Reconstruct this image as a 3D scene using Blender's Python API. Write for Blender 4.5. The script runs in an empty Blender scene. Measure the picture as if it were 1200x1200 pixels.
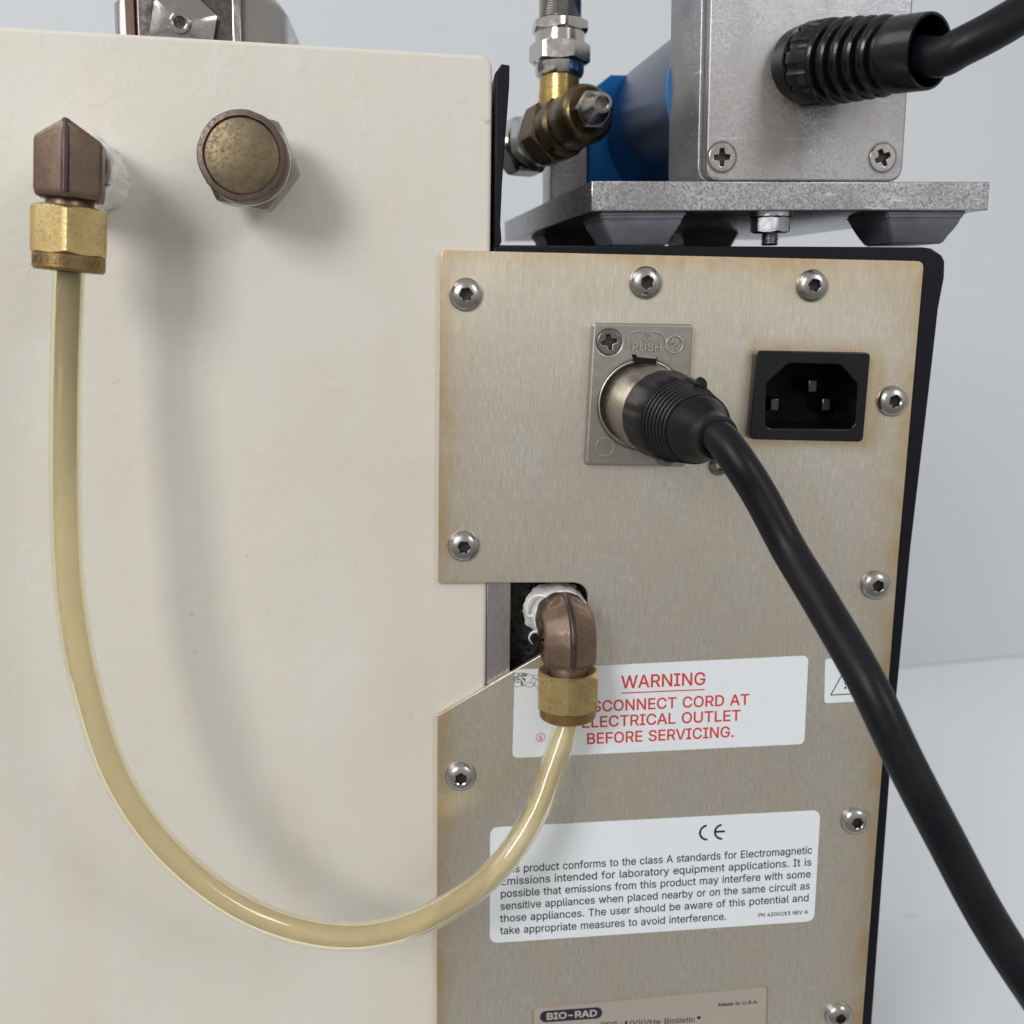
import bpy, bmesh, math, random
from mathutils import Vector, Matrix, noise

random.seed(7)
S = bpy.context.scene
COL = S.collection

# ------------------------------------------------------------------ camera
# World: X along the instrument's rear face, Z up, rear face of the cream cabinet at y = 0,
# camera in front of it (y < 0).  Builders work in millimetres.
FPX = 1214.0
CX = Vector((.9959, -.0888, .0157)); CY = Vector((0, .174, .9848)); CB = Vector((-.0902, -.9808, .1733))
CX.normalize(); CB = (CB - CX * CB.dot(CX)).normalized(); CY = CB.cross(CX).normalized()
CAM = CB * 243.0 + Vector((0, 0, 0))


def ray(px, py):
    return (CX * (px - 600) - CY * (py - 600) - CB * FPX).normalized()


def P(px, py, h=0.0):
    """point on the plane y = -h (mm in front of the cabinet face) seen at that place of the frame"""
    r = ray(px, py)
    k = (-h - CAM.y) / r.y
    return CAM + r * k


cam = bpy.data.cameras.new('camera')
cam.lens = 36.0 * FPX / 1200; cam.sensor_width = 36; cam.sensor_fit = 'HORIZONTAL'
cam.clip_start = .005; cam.clip_end = 20
cam.dof.use_dof = True; cam.dof.focus_distance = .226; cam.dof.aperture_fstop = 22
camo = bpy.data.objects.new('camera', cam); COL.objects.link(camo)
M = Matrix((CX, CY, CB)).transposed().to_4x4(); M.translation = CAM * .001
camo.matrix_world = M
S.camera = camo

# ------------------------------------------------------------------ light
w = bpy.data.worlds.new('World'); S.world = w; w.use_nodes = True
nt = w.node_tree; nt.nodes.clear()
out = nt.nodes.new('ShaderNodeOutputWorld'); bg = nt.nodes.new('ShaderNodeBackground')
tc = nt.nodes.new('ShaderNodeTexCoord'); sep = nt.nodes.new('ShaderNodeSeparateXYZ')
cr = nt.nodes.new('ShaderNodeValToRGB')
mr = nt.nodes.new('ShaderNodeMapRange'); mr.inputs[1].default_value = -1; mr.inputs[2].default_value = 1
cr.color_ramp.elements[0].position = .0; cr.color_ramp.elements[0].color = (.50, .48, .45, 1)
cr.color_ramp.elements[1].position = 1.; cr.color_ramp.elements[1].color = (1., .985, .955, 1)
e = cr.color_ramp.elements.new(.30); e.color = (.52, .50, .47, 1)
e = cr.color_ramp.elements.new(.47); e.color = (.80, .775, .73, 1)
e = cr.color_ramp.elements.new(.57); e.color = (1.0, .97, .91, 1)
L = nt.links.new
L(tc.outputs['Generated'], sep.inputs[0]); L(sep.outputs[2], mr.inputs[0]); L(mr.outputs[0], cr.inputs[0])
L(cr.outputs[0], bg.inputs[0]); L(bg.outputs[0], out.inputs[0]); bg.inputs[1].default_value = .58


def area(name, direction, dist, sx, sy, power, col=(1, 1, 1), target=(-.02, 0, 0)):
    l = bpy.data.lights.new(name, 'AREA'); l.shape = 'RECTANGLE'; l.size = sx; l.size_y = sy
    l.energy = power; l.color = col
    o = bpy.data.objects.new(name, l); COL.objects.link(o)
    d = Vector(direction).normalized()
    o.location = Vector(target) + d * dist
    o.rotation_euler = d.to_track_quat('Z', 'Y').to_euler()
    return o


area('ceiling_lamp', (-.62, -1, .50), 1.25, .36, .42, 7.4, (1, .985, .955))
area('ceiling_lamp', (.80, -1, .62), 1.35, .26, .42, 3.0, (.98, .985, 1))
area('wall_fill_lamp', (-1, -.12, .85), 1.7, 1.1, .8, 7.5, (.95, .97, 1))  # unseen fill lamp, added to brighten the left of the wall

S.view_settings.view_transform = 'Standard'; S.view_settings.look = 'None'
S.view_settings.exposure = 0; S.view_settings.gamma = 1
S.cycles.max_bounces = 10; S.cycles.transmission_bounces = 8; S.cycles.glossy_bounces = 5
S.cycles.use_denoising = True


# ------------------------------------------------------------------ helpers
def tag(o, label=None, cat=None, group=None, kind=None):
    if label: o['label'] = label
    if cat: o['category'] = cat
    if group: o['group'] = group
    if kind: o['kind'] = kind
    return o


def thing(name, loc, label, cat, group=None):
    o = bpy.data.objects.new(name, None); COL.objects.link(o)
    o.location = Vector(loc) * .001; o.empty_display_size = .01
    return tag(o, label, cat, group)


def wloc(o):
    v = Vector((0, 0, 0))
    while o is not None:
        v += o.location; o = o.parent
    return v


def obj(name, geo, mat, parent=None, loc=None, smooth=35, bevel=0, segs=2):
    """geo: bmesh or mesh with world coordinates in mm; loc: origin (mm)"""
    if isinstance(geo, bmesh.types.BMesh):
        bmesh.ops.recalc_face_normals(geo, faces=geo.faces)
        me = bpy.data.meshes.new(name); geo.to_mesh(me); geo.free()
    else:
        me = geo; me.name = name
    if loc is None:
        n = max(1, len(me.vertices))
        lo = Vector((min(v.co.x for v in me.vertices), min(v.co.y for v in me.vertices), min(v.co.z for v in me.vertices)))
        hi = Vector((max(v.co.x for v in me.vertices), max(v.co.y for v in me.vertices), max(v.co.z for v in me.vertices)))
        loc = (lo + hi) / 2
    loc = Vector(loc)
    me.transform(Matrix.Translation(-loc)); me.transform(Matrix.Scale(.001, 4))
    me.materials.clear(); me.materials.append(mat)
    me.shade_smooth(); me.set_sharp_from_angle(angle=math.radians(smooth))
    o = bpy.data.objects.new(name, me); COL.objects.link(o)
    if parent is not None:
        o.location = loc * .001 - wloc(parent); o.parent = parent
    else:
        o.location = loc * .001
    if bevel:
        m = o.modifiers.new('bevel', 'BEVEL'); m.width = bevel * .001; m.segments = segs
        m.limit_method = 'ANGLE'; m.angle_limit = math.radians(40); m.harden_normals = False
    return o


def frame(origin, zaxis, xhint=(1, 0, 0)):
    z = Vector(zaxis).normalized(); x = Vector(xhint); x = (x - z * x.dot(z)).normalized(); y = z.cross(x)
    m = Matrix((x, y, z)).transposed().to_4x4(); m.translation = Vector(origin)
    return m


def lathe(prof, seg=48, mat=None, bm=None, rfun=None):
    """prof: (r, z); rfun(theta, r, z, i) may change r/z"""
    bm = bm or bmesh.new(); rings = []
    for i, (r, z) in enumerate(prof):
        if r < 1e-6:
            rings.append([bm.verts.new((0, 0, z))]); continue
        ring = []
        for k in range(seg):
            t = 2 * math.pi * k / seg; rr, zz = r, z
            if rfun: rr, zz = rfun(t, r, z, i)
            ring.append(bm.verts.new((rr * math.cos(t), rr * math.sin(t), zz)))
        rings.append(ring)
    for a, b in zip(rings, rings[1:]):
        if len(a) == 1 and len(b) == 1: continue
        for k in range(seg):
            k2 = (k + 1) % seg
            if len(a) == 1: bm.faces.new((a[0], b[k], b[k2]))
            elif len(b) == 1: bm.faces.new((a[k], a[k2], b[0]))
            else: bm.faces.new((a[k], a[k2], b[k2], b[k]))
    if mat is not None:
        vs = [v for ring in rings for v in ring]
        bmesh.ops.transform(bm, matrix=mat, verts=vs)
    return bm


def hexr(t, a):
    """radius of a hexagon of apothem a at angle t (vertex at t = 30 deg)"""
    d = (t % (math.pi / 3)) - math.pi / 6
    d = (t + math.pi / 6) % (math.pi / 3) - math.pi / 6
    return a / math.cos(d)


def hexnut(a, z0, z1, bore, mat, rot=0, top=True, bot=True, seg=72, ch=.55):
    rc = a * .94

    def rf(t, r, z, i):
        if i in (2, 3):
            R = hexr(t + rot, a); R = min(R, a * 1.135)
            dz = max(0, R - rc) * ch
            if i == 2 and bot: return R, z + dz
            if i == 3 and top: return R, z - dz
            return R, z
        return r, z
    prof = [(bore, z0 + .6), (bore, z0), (rc, z0), (rc, z1), (bore, z1), (bore, z1 - .8)]
    prof = [(bore, z0 + .8), (rc if bot else bore, z0), (a, z0), (a, z1), (rc if top else bore, z1), (bore, z1), (bore, z1 - 1.2)]
    return lathe(prof, seg, mat, rfun=rf)


def box(x0, x1, y0, y1, z0, z1, mat=None, bm=None):
    bm = bm or bmesh.new()
    vs = [bm.verts.new((x, y, z)) for x in (x0, x1) for y in (y0, y1) for z in (z0, z1)]
    for f in ((0, 1, 3, 2), (4, 6, 7, 5), (0, 4, 5, 1), (2, 3, 7, 6), (0, 2, 6, 4), (1, 5, 7, 3)):
        bm.faces.new([vs[i] for i in f])
    if mat is not None: bmesh.ops.transform(bm, matrix=mat, verts=vs)
    return bm


def catmull(pts, n=12):
    pts = [Vector(p) for p in pts]; res = []
    ext = [pts[0] * 2 - pts[1]] + pts + [pts[-1] * 2 - pts[-2]]
    for i in range(1, len(ext) - 2):
        p0, p1, p2, p3 = ext[i - 1:i + 3]
        for k in range(n):
            t = k / n
            res.append(.5 * ((2 * p1) + (p2 - p0) * t + (2 * p0 - 5 * p1 + 4 * p2 - p3) * t * t + (3 * p1 - p0 - 3 * p2 + p3) * t ** 3))
    res.append(pts[-1]); return res


def sweep(path, rfun, seg=32, cap=True, bm=None):
    bm = bm or bmesh.new(); path = [Vector(p) for p in path]; n = len(path)
    if not callable(rfun):
        rv = rfun; rfun = lambda s: rv
    tan = [(path[min(i + 1, n - 1)] - path[max(i - 1, 0)]).normalized() for i in range(n)]
    x = tan[0].orthogonal().normalized(); rings = []; s = 0
    for i in range(n):
        if i: s += (path[i] - path[i - 1]).length
        x = (x - tan[i] * x.dot(tan[i])).normalized(); y = tan[i].cross(x); r = rfun(s)
        rings.append([bm.verts.new(path[i] + (x * math.cos(2 * math.pi * k / seg) + y * math.sin(2 * math.pi * k / seg)) * r) for k in range(seg)])
    for a, b in zip(rings, rings[1:]):
        for k in range(seg):
            bm.faces.new((a[k], a[(k + 1) % seg], b[(k + 1) % seg], b[k]))
    if cap:
        bm.faces.new(rings[0][::-1]); bm.faces.new(rings[-1])
    return bm


def curve_mesh(contours, h0, h1, bevel=0, segs=2):
    """2D contours (x, z) in mm filled and extruded between y = -h0 and y = -h1"""
    cu = bpy.data.curves.new('tmp', 'CURVE'); cu.dimensions = '2D'; cu.fill_mode = 'BOTH'
    for c in contours:
        s = cu.splines.new('POLY'); s.points.add(len(c) - 1)
        for p, q in zip(s.points, c): p.co = (q[0], q[1], 0, 1)
        s.use_cyclic_u = True
    th = abs(h1 - h0)
    cu.extrude = max(0, th / 2 - bevel); cu.bevel_depth = bevel; cu.bevel_resolution = segs; cu.offset = -bevel
    o = bpy.data.objects.new('tmp', cu)
    me = bpy.data.meshes.new_from_object(o)
    bpy.data.objects.remove(o); bpy.data.curves.remove(cu)
    mid = (h0 + h1) / 2
    me.transform(Matrix(((1, 0, 0, 0), (0, 0, -1, -mid), (0, 1, 0, 0), (0, 0, 0, 1))))
    return me


def rounded(pts, rads, n=6):
    """round the corners of a polygon"""
    res = []; m = len(pts)
    for i in range(m):
        p = Vector(pts[i]); a = Vector(pts[i - 1]); b = Vector(pts[(i + 1) % m])
        r = rads[i] if isinstance(rads, (list, tuple)) else rads
        if r <= 0: res.append((p.x, p.y)); continue
        u = (a - p); v = (b - p); ang = u.angle(v); d = min(r / math.tan(ang / 2), u.length * .49, v.length * .49)
        u.normalize(); v.normalize(); p0 = p + u * d; p1 = p + v * d
        for k in range(n + 1):
            t = k / n; q = p0 * (1 - t) ** 2 + p * 2 * t * (1 - t) * .9 + p1 * t * t + p * 2 * t * (1 - t) * .1
            res.append((q.x, q.y))
    return res


def xz(px, py, h=0):
    p = P(px, py, h); return (p.x, p.z)


def circle(cx, cz, r, n=48, a0=0):
    return [(cx + r * math.cos(a0 + 2 * math.pi * k / n), cz + r * math.sin(a0 + 2 * math.pi * k / n)) for k in range(n)]


# ------------------------------------------------------------------ lettering
GLYPHS = {
 '!': (196, '66 9 98 -4 130 9 143 41 130 73 98 86 66 73 52 41|63 509 67 160 128 160 132 509'),
 '-': (453, '114 244 114 188 337 188 337 244'),
 '.': (188, '50 41 63 9 95 -4 128 9 141 41 128 73 95 87 63 73'),
 '/': (249, '235 533 178 533 14 -76 71 -76'),
 '0': (453, '57 155 69 113 85 77 105 48 130 24 158 7 191 -3 227 -7 263 -3 295 7 323 24 348 48 368 77 384 113 396 155 403 202 405 254 403 306 396 353 384 395 368 431 348 461 323 484 295 502 262 512 227 516 191 512 159 502 130 484 106 461 85 431 69 395 57 353 50 306 48 254 50 202|123 144 115 176 111 213 109 254 111 295 115 332 123 365 134 393 147 416 163 435 182 449 203 457 227 460 250 457 271 449 290 435 306 416 320 393 330 365 338 332 342 295 344 254 342 213 338 176 330 144 320 116 306 92 290 74 271 60 250 52 227 50 203 52 182 60 163 74 147 92 134 116'),
 '1': (453, '198 509 86 427 86 358 209 448 212 448 212 55 76 55 76 0 391 0 391 55 276 55 276 509'),
 '2': (453, '127 362 128 381 132 398 139 413 148 427 159 438 172 447 188 454 205 458 224 460 273 449 308 419 315 405 319 389 320 371 311 327 282 282 234 229 64 47 64 0 389 0 389 57 153 57 153 60 267 180 336 259 351 280 363 299 371 318 381 372 379 398 372 423 361 445 346 465 328 482 306 497 281 507 254 513 225 516 196 513 168 507 143 496 121 482 102 464 86 442 75 418 68 391 66 362'),
 '3': (453, '108 22 133 10 159 1 188 -5 218 -7 251 -5 281 2 309 12 333 27 354 45 370 66 383 90 390 116 393 145 391 173 383 198 371 222 354 244 333 262 308 276 279 286 247 290 221 289 372 461 372 509 70 509 70 452 288 452 288 448 157 299 157 248 201 248 229 246 254 241 275 234 292 223 306 211 316 196 323 180 328 163 329 145 328 125 323 108 315 93 304 80 291 69 275 61 258 55 239 51 219 50 165 59 150 66 137 76 126 87 118 100 112 115 109 132 44 132 48 104 57 79 70 57 88 38'),
 '4': (453, '40 158 40 105 282 105 282 0 343 0 343 105 413 105 413 163 343 163 343 318 282 318 282 163 109 163 109 166 311 509 247 509'),
 'A': (480, '16 0 85 0 135 142 344 142 395 0 463 0 276 509 201 509|191 302 213 371 239 456 264 372 287 302 324 199 155 199'),
 'B': (456, '125 57 125 231 248 231 269 229 289 225 306 218 320 209 333 197 342 184 350 169 354 153 355 137 353 115 344 96 330 80 309 67 281 60 245 57|60 509 60 0 247 0 284 2 317 8 344 18 368 31 386 48 400 67 410 88 416 111 418 136 416 161 411 184 402 203 391 220 378 234 363 245 347 254 331 260 315 262 315 267 356 286 387 320 393 336 397 353 398 374 396 398 390 421 381 442 367 461 350 477 329 491 304 501 274 507 241 509|238 285 125 285 125 452 240 452 270 449 294 442 313 429 326 412 333 393 336 372 335 355 330 340 323 326 288 296 273 290'),
 'C': (510, '53 157 70 115 92 79 119 49 150 25 186 7 225 -3 267 -7 293 -6 317 -2 341 5 363 13 383 24 402 38 420 53 435 71 448 91 459 112 467 135 473 160 408 160 389 114 357 81 315 60 267 53 237 56 210 63 184 76 161 94 141 117 125 145 113 177 106 213 103 254 106 295 113 332 125 364 141 391 161 414 184 432 209 445 237 453 267 456 315 449 357 428 389 395 408 348 473 348 467 373 459 397 448 418 435 438 419 456 402 471 383 485 362 496 317 511 267 516 225 512 186 501 150 484 119 459 92 429 70 393 53 352 44 305 40 254 44 203'),
 'D': (502, '60 509 60 0 219 0 268 3 312 14 351 31 384 54 411 83 433 119 449 159 458 205 462 255 458 306 449 351 433 391 412 426 385 455 353 478 315 495 273 505 225 509|288 68 254 60 215 57 125 57 125 452 221 452 258 449 291 441 320 428 344 410 364 388 379 361 390 329 397 294 399 255 397 216 390 181 379 149 363 122 343 99 318 81'),
 'E': (419, '125 57 125 229 355 229 355 286 125 286 125 452 372 452 372 509 60 509 60 0 375 0 375 57'),
 'F': (410, '125 0 125 221 346 221 346 278 125 278 125 452 369 452 369 509 60 509 60 0'),
 'G': (520, '91 79 118 49 149 25 185 7 225 -3 269 -7 308 -4 344 5 377 19 406 38 431 62 451 91 466 124 475 160 478 200 478 256 283 256 283 199 415 199 413 173 407 147 396 123 382 102 365 85 345 71 322 61 296 55 269 53 238 56 210 63 184 76 161 95 141 117 125 145 113 177 106 213 103 254 106 295 113 332 125 364 141 392 160 414 183 432 209 445 236 453 265 456 315 448 356 427 387 393 408 349 474 349 468 373 460 395 449 416 436 436 421 453 403 469 384 483 363 494 340 504 316 510 291 514 265 516 223 512 184 501 149 484 117 459 91 429 69 393 53 352 43 305 40 254 43 203 53 157 69 116'),
 'H': (517, '60 0 125 0 125 232 392 232 392 0 457 0 457 509 392 509 392 289 125 289 125 509 60 509'),
 'I': (300, '31 57 31 0 269 0 269 57 183 57 183 452 269 452 269 509 31 509 31 452 118 452 118 57'),
 'K': (467, '60 509 60 0 125 0 125 167 198 245 372 0 449 0 243 289 448 509 364 509 212 344 174 303 139 261 124 242 125 334 125 509'),
 'L': (393, '60 509 60 0 361 0 361 57 125 57 125 509'),
 'M': (628, '122 0 122 328 120 435 170 291 286 0 342 0 456 291 482 363 507 436 504 327 504 0 568 0 568 509 476 509 352 187 315 73 299 123 277 187 152 509 60 509 60 0'),
 'N': (523, '120 431 148 381 177 331 202 290 387 0 463 0 463 509 399 509 399 157 401 108 403 76 388 107 363 151 343 183 136 509 60 509 60 0 125 0 125 291'),
 'O': (533, '53 157 70 115 92 79 119 49 150 25 186 7 225 -3 267 -7 309 -3 348 7 384 25 415 49 442 79 464 115 480 157 490 203 493 254 490 305 480 352 464 393 442 429 415 459 384 484 348 501 309 512 267 516 225 512 186 501 150 484 119 459 92 429 70 393 53 352 44 305 40 254 44 203|125 144 113 176 106 213 103 254 106 295 113 332 125 364 142 392 161 415 184 433 210 445 237 453 267 456 296 453 324 446 349 433 372 415 392 392 408 365 420 332 428 295 430 254 428 213 420 176 408 144 392 116 372 94 349 76 324 63 296 55 267 53 237 55 210 63 184 76 161 94 142 117'),
 'P': (445, '60 0 125 0 125 186 235 186 272 188 305 195 332 207 356 223 375 243 390 265 400 291 407 318 409 348 407 377 400 404 390 430 375 452 356 471 332 487 305 499 272 506 235 509 60 509|257 244 233 242 125 242 125 452 232 452 257 451 279 446 297 439 312 428 324 416 333 402 339 385 343 367 344 348 343 328 339 310 333 294 324 279 312 266 297 256 279 248'),
 'R': (449, '60 0 125 0 125 198 236 198 246 199 353 0 428 0 314 209 333 217 356 232 376 250 390 271 401 296 407 323 409 352 407 381 401 408 390 433 376 455 356 473 333 489 305 500 273 506 236 509 60 509|258 256 234 255 125 255 125 452 233 452 258 451 279 446 298 440 313 430 325 419 334 405 340 389 344 371 345 352 344 333 340 316 334 300 325 287 313 276 298 267 280 260'),
 'S': (447, '51 83 64 60 81 40 102 23 128 9 156 -1 188 -7 224 -9 261 -7 294 0 323 11 349 25 370 43 386 64 399 87 406 112 408 139 407 161 402 180 395 198 384 213 359 238 312 264 264 279 212 293 169 308 131 334 122 345 117 359 115 376 117 391 121 405 129 418 139 430 152 440 167 448 185 454 225 459 254 456 280 449 302 437 320 421 332 402 337 378 401 378 398 403 390 427 377 449 360 468 340 484 316 498 289 508 259 514 227 516 195 514 165 508 138 498 113 484 92 468 75 448 62 425 54 400 52 372 56 341 67 313 86 289 112 269 145 253 184 239 245 222 296 205 332 179 340 168 344 154 346 139 344 122 338 106 329 92 317 79 303 69 286 60 267 54 246 50 224 49 166 59 150 66 136 76 123 88 114 102 108 118 104 137 38 137 42 109'),
 'T': (449, '32 509 32 452 193 452 193 0 257 0 257 452 417 452 417 509'),
 'U': (517, '60 173 63 140 71 108 85 80 103 55 126 33 154 15 186 2 220 -6 259 -8 297 -6 332 2 363 15 391 33 414 55 433 80 446 108 454 140 457 173 457 509 393 509 393 178 391 155 385 133 377 113 364 95 349 80 331 68 309 59 285 53 259 52 232 53 208 59 187 68 169 80 153 95 141 113 132 133 126 155 124 178 124 509 60 509'),
 'V': (480, '84 509 16 509 204 0 278 0 463 509 395 509 290 206 267 138 241 52 215 137 192 206'),
 'W': (686, '16 509 155 0 230 0 318 323 335 395 343 437 351 391 368 323 455 0 530 0 670 509 603 509 510 145 492 62 486 94 462 196 380 509 306 509 224 196 211 145 193 61 187 94 163 196 82 509'),
 'a': (389, '32 84 38 63 48 45 60 29 76 15 94 5 115 -3 137 -7 160 -9 199 -4 215 1 252 25 272 52 277 52 277 0 337 0 337 251 335 278 330 301 322 320 312 336 300 350 286 360 239 379 194 384 133 375 114 368 95 358 79 346 64 331 51 313 41 291 100 274 118 301 149 322 196 331 240 322 267 297 265 235 234 227 178 220 125 211 78 193 43 161 36 146 32 128 30 108|170 45 130 52 102 72 92 105 103 139 134 159 175 168 200 171 231 176 259 182 276 190 276 138 263 93 254 80 242 68 228 59 211 51 192 47'),
 'b': (424, '112 0 112 59 118 59 138 31 172 4 189 -3 208 -7 229 -8 260 -6 288 3 313 16 336 34 355 57 370 84 381 116 388 151 390 189 388 227 381 261 370 293 354 320 335 342 313 361 287 374 259 382 229 384 207 383 188 379 171 373 137 346 118 319 114 319 114 509 53 509 53 0|114 162 113 189 114 216 118 241 125 263 134 282 147 299 161 312 178 322 198 328 220 330 243 328 262 322 280 311 295 298 307 281 316 261 323 239 327 215 328 189 327 163 323 139 316 117 306 97 294 80 279 66 262 55 242 49 220 47 198 49 179 55 162 65 147 78 135 95 125 115 118 138'),
 'c': (396, '34 187 37 150 44 116 56 85 72 58 93 35 117 16 144 3 174 -5 207 -8 261 -1 306 21 341 56 363 102 304 117 292 89 271 66 243 52 207 46 184 49 163 55 145 66 130 80 118 97 108 117 102 139 98 163 96 187 98 212 102 236 108 258 118 278 130 296 145 310 163 321 184 328 207 330 242 325 270 311 290 289 303 262 362 277 340 322 305 356 260 377 207 384 174 382 144 374 117 360 93 341 72 318 56 291 44 260 37 225'),
 'd': (424, '36 151 43 116 55 84 70 57 89 34 111 16 137 3 165 -6 195 -8 217 -7 236 -3 252 4 287 31 307 59 313 59 313 0 372 0 372 509 311 509 311 319 306 319 287 346 253 373 237 379 218 383 196 384 165 382 137 374 112 361 89 342 70 320 55 293 43 261 36 227 34 189|102 139 98 163 96 189 98 215 102 239 108 261 118 281 130 298 145 311 162 322 182 328 205 330 227 328 246 322 263 312 278 299 290 282 300 263 306 241 310 216 312 189 310 162 306 138 299 115 290 95 278 78 263 65 246 55 226 49 205 47 182 49 162 55 145 66 130 80 118 97 109 117'),
 'e': (404, '102 251 109 270 119 286 131 301 146 313 164 323 183 328 205 330 227 328 246 323 263 314 277 301 288 286 298 269 304 248 308 221 96 221|44 116 56 85 72 58 92 35 117 16 145 3 177 -5 212 -8 237 -7 261 -3 283 4 302 14 320 26 335 39 348 55 358 72 365 91 306 105 285 73 254 53 212 46 190 48 169 53 151 61 135 73 121 88 110 106 102 127 98 151 97 169 371 169 370 227 365 256 357 282 347 305 334 324 319 341 303 355 285 366 266 374 246 380 226 383 205 384 172 382 142 373 115 359 91 340 71 317 55 290 44 258 36 224 34 187 37 150'),
 'f': (254, '142 0 142 327 228 327 228 379 142 379 142 419 143 435 147 449 154 460 164 468 178 472 195 474 215 472 227 468 243 521 222 527 187 530 169 529 152 525 135 519 120 510 107 499 96 486 87 470 82 452 81 432 81 379 6 379 6 327 81 327 81 0'),
 'g': (425, '51 -69 82 -110 97 -122 114 -132 134 -140 156 -146 180 -149 207 -151 237 -149 265 -144 291 -136 314 -124 334 -109 350 -90 363 -67 370 -40 372 -9 372 379 313 379 313 319 308 319 288 346 253 373 237 379 218 383 196 384 166 382 138 374 112 361 90 342 71 320 55 293 43 263 36 229 34 191 36 154 43 120 55 90 71 65 90 43 113 27 138 14 165 7 195 5 217 6 236 10 252 16 287 41 306 68 311 68 311 -6 308 -34 298 -58 282 -75 261 -87 236 -95 207 -97 154 -88 122 -66 101 -41|109 123 102 144 98 167 96 193 98 218 102 241 109 262 118 282 130 298 145 312 163 322 182 328 205 330 227 328 247 322 264 312 279 299 291 283 300 264 307 242 311 219 312 193 311 166 307 142 300 121 290 103 278 87 264 75 246 66 227 61 205 59 183 61 163 66 145 76 131 88 118 104'),
 'h': (410, '53 509 53 0 114 0 114 227 115 248 119 266 126 283 136 297 147 308 161 317 176 324 192 328 210 329 235 326 256 318 273 304 286 286 293 263 296 235 296 0 357 0 357 240 355 271 350 298 341 321 328 340 313 356 295 369 275 377 252 383 227 384 200 382 175 374 152 362 132 344 114 314 114 509'),
 'i': (167, '54 455 84 443 114 455 126 483 114 512 84 524 54 512 41 483|53 379 53 0 114 0 114 379'),
 'k': (381, '114 212 114 509 53 509 53 0 114 0 114 141 154 178 294 0 372 0 201 216 360 379 284 379 121 212'),
 'l': (189, '53 509 53 84 55 59 62 37 74 20 91 8 112 0 139 -2 162 -1 181 3 170 54 146 52 120 62 114 99 114 509'),
 'm': (610, '114 0 114 238 115 257 119 274 126 289 158 320 199 330 220 328 238 322 253 311 265 297 272 280 274 260 274 0 335 0 335 247 345 290 374 320 419 330 438 329 456 323 473 313 485 298 493 279 496 254 496 0 557 0 557 255 555 283 550 307 541 328 529 346 514 361 497 372 478 380 458 385 437 386 417 385 398 381 381 375 364 366 350 356 337 343 326 329 314 320 303 342 287 361 268 375 245 383 219 386 172 376 132 346 122 331 112 308 112 379 53 379 53 0'),
 'n': (410, '114 0 114 227 115 248 119 266 126 283 136 297 147 308 161 317 176 324 192 328 210 329 235 326 256 318 273 304 286 286 293 263 296 235 296 0 357 0 357 240 355 271 350 298 341 321 328 340 313 356 295 369 275 377 252 383 227 384 200 382 175 374 152 362 132 344 116 319 112 310 112 379 53 379 53 0'),
 'o': (415, '44 116 56 85 72 58 93 35 117 16 144 3 174 -5 207 -8 241 -5 271 3 299 16 323 35 343 58 359 85 371 116 379 150 381 187 379 225 371 260 359 291 343 318 323 341 299 360 271 374 241 382 207 384 174 382 144 374 117 360 93 341 72 318 56 291 44 260 37 225 34 187 37 150|108 117 102 139 98 163 96 187 98 212 102 236 108 258 118 278 130 296 145 310 163 321 184 328 207 330 231 328 252 321 270 310 285 296 298 278 307 258 314 236 318 212 319 187 318 163 314 139 307 117 298 97 285 80 270 66 252 55 231 49 207 46 184 49 163 55 145 66 130 80 118 97'),
 'p': (424, '112 319 112 379 53 379 53 -143 114 -143 114 59 118 59 138 31 173 4 189 -3 208 -7 229 -8 260 -6 288 3 313 16 336 34 355 57 370 84 381 116 388 151 390 189 388 227 381 261 370 293 354 320 335 342 313 361 287 374 259 382 229 384 207 383 188 379 171 373 137 346 118 319|114 162 113 189 114 216 118 241 125 263 134 282 147 299 161 312 178 322 198 328 220 330 243 328 262 322 280 311 295 298 307 281 316 261 323 239 327 215 328 189 327 163 323 139 316 117 306 97 294 80 279 66 262 55 242 49 220 47 198 49 179 55 162 65 147 78 135 95 125 115 118 138'),
 'q': (424, '36 151 43 116 55 84 70 57 89 34 111 16 137 3 165 -6 195 -8 217 -7 236 -3 252 4 287 31 306 59 311 59 311 -143 372 -143 372 379 313 379 313 319 307 319 287 346 253 373 237 379 218 383 196 384 165 382 137 374 112 361 89 342 70 320 55 293 43 261 36 227 34 189|102 139 98 163 96 189 98 215 102 239 108 261 118 281 130 298 145 311 162 322 182 328 205 330 227 328 246 322 263 312 278 299 290 282 300 263 306 241 310 216 312 189 310 162 306 138 299 115 290 95 278 78 263 65 246 55 226 49 205 47 182 49 162 55 145 66 130 80 118 97 109 117'),
 'r': (259, '112 321 112 379 53 379 53 0 114 0 114 237 115 254 119 269 126 284 159 315 207 326 243 322 243 384 213 385 191 383 171 377 152 367 137 354 124 339 115 321'),
 's': (365, '50 54 62 38 76 24 93 12 112 3 133 -3 157 -7 182 -8 210 -7 236 -2 260 6 281 18 298 31 312 47 323 65 329 85 331 107 328 131 320 153 306 171 287 187 261 200 229 209 172 223 124 243 115 253 110 264 109 277 111 292 119 305 131 317 147 326 166 331 187 333 210 331 228 325 243 316 268 277 324 290 318 308 299 339 286 352 271 363 254 372 234 379 212 383 187 384 161 383 137 378 115 370 95 360 79 347 65 332 55 314 49 295 47 274 50 249 58 227 72 208 92 192 118 180 149 170 212 155 254 136 268 103 265 88 258 74 244 62 227 53 206 47 181 45 160 47 141 52 124 60 111 72 101 87 94 107 36 94 41 73'),
 't': (227, '65 93 68 64 77 41 92 21 113 7 138 -1 168 -4 192 -3 213 2 202 54 170 50 136 61 126 98 126 327 204 327 204 379 126 379 126 471 65 471 65 379 6 379 6 327 65 327'),
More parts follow.
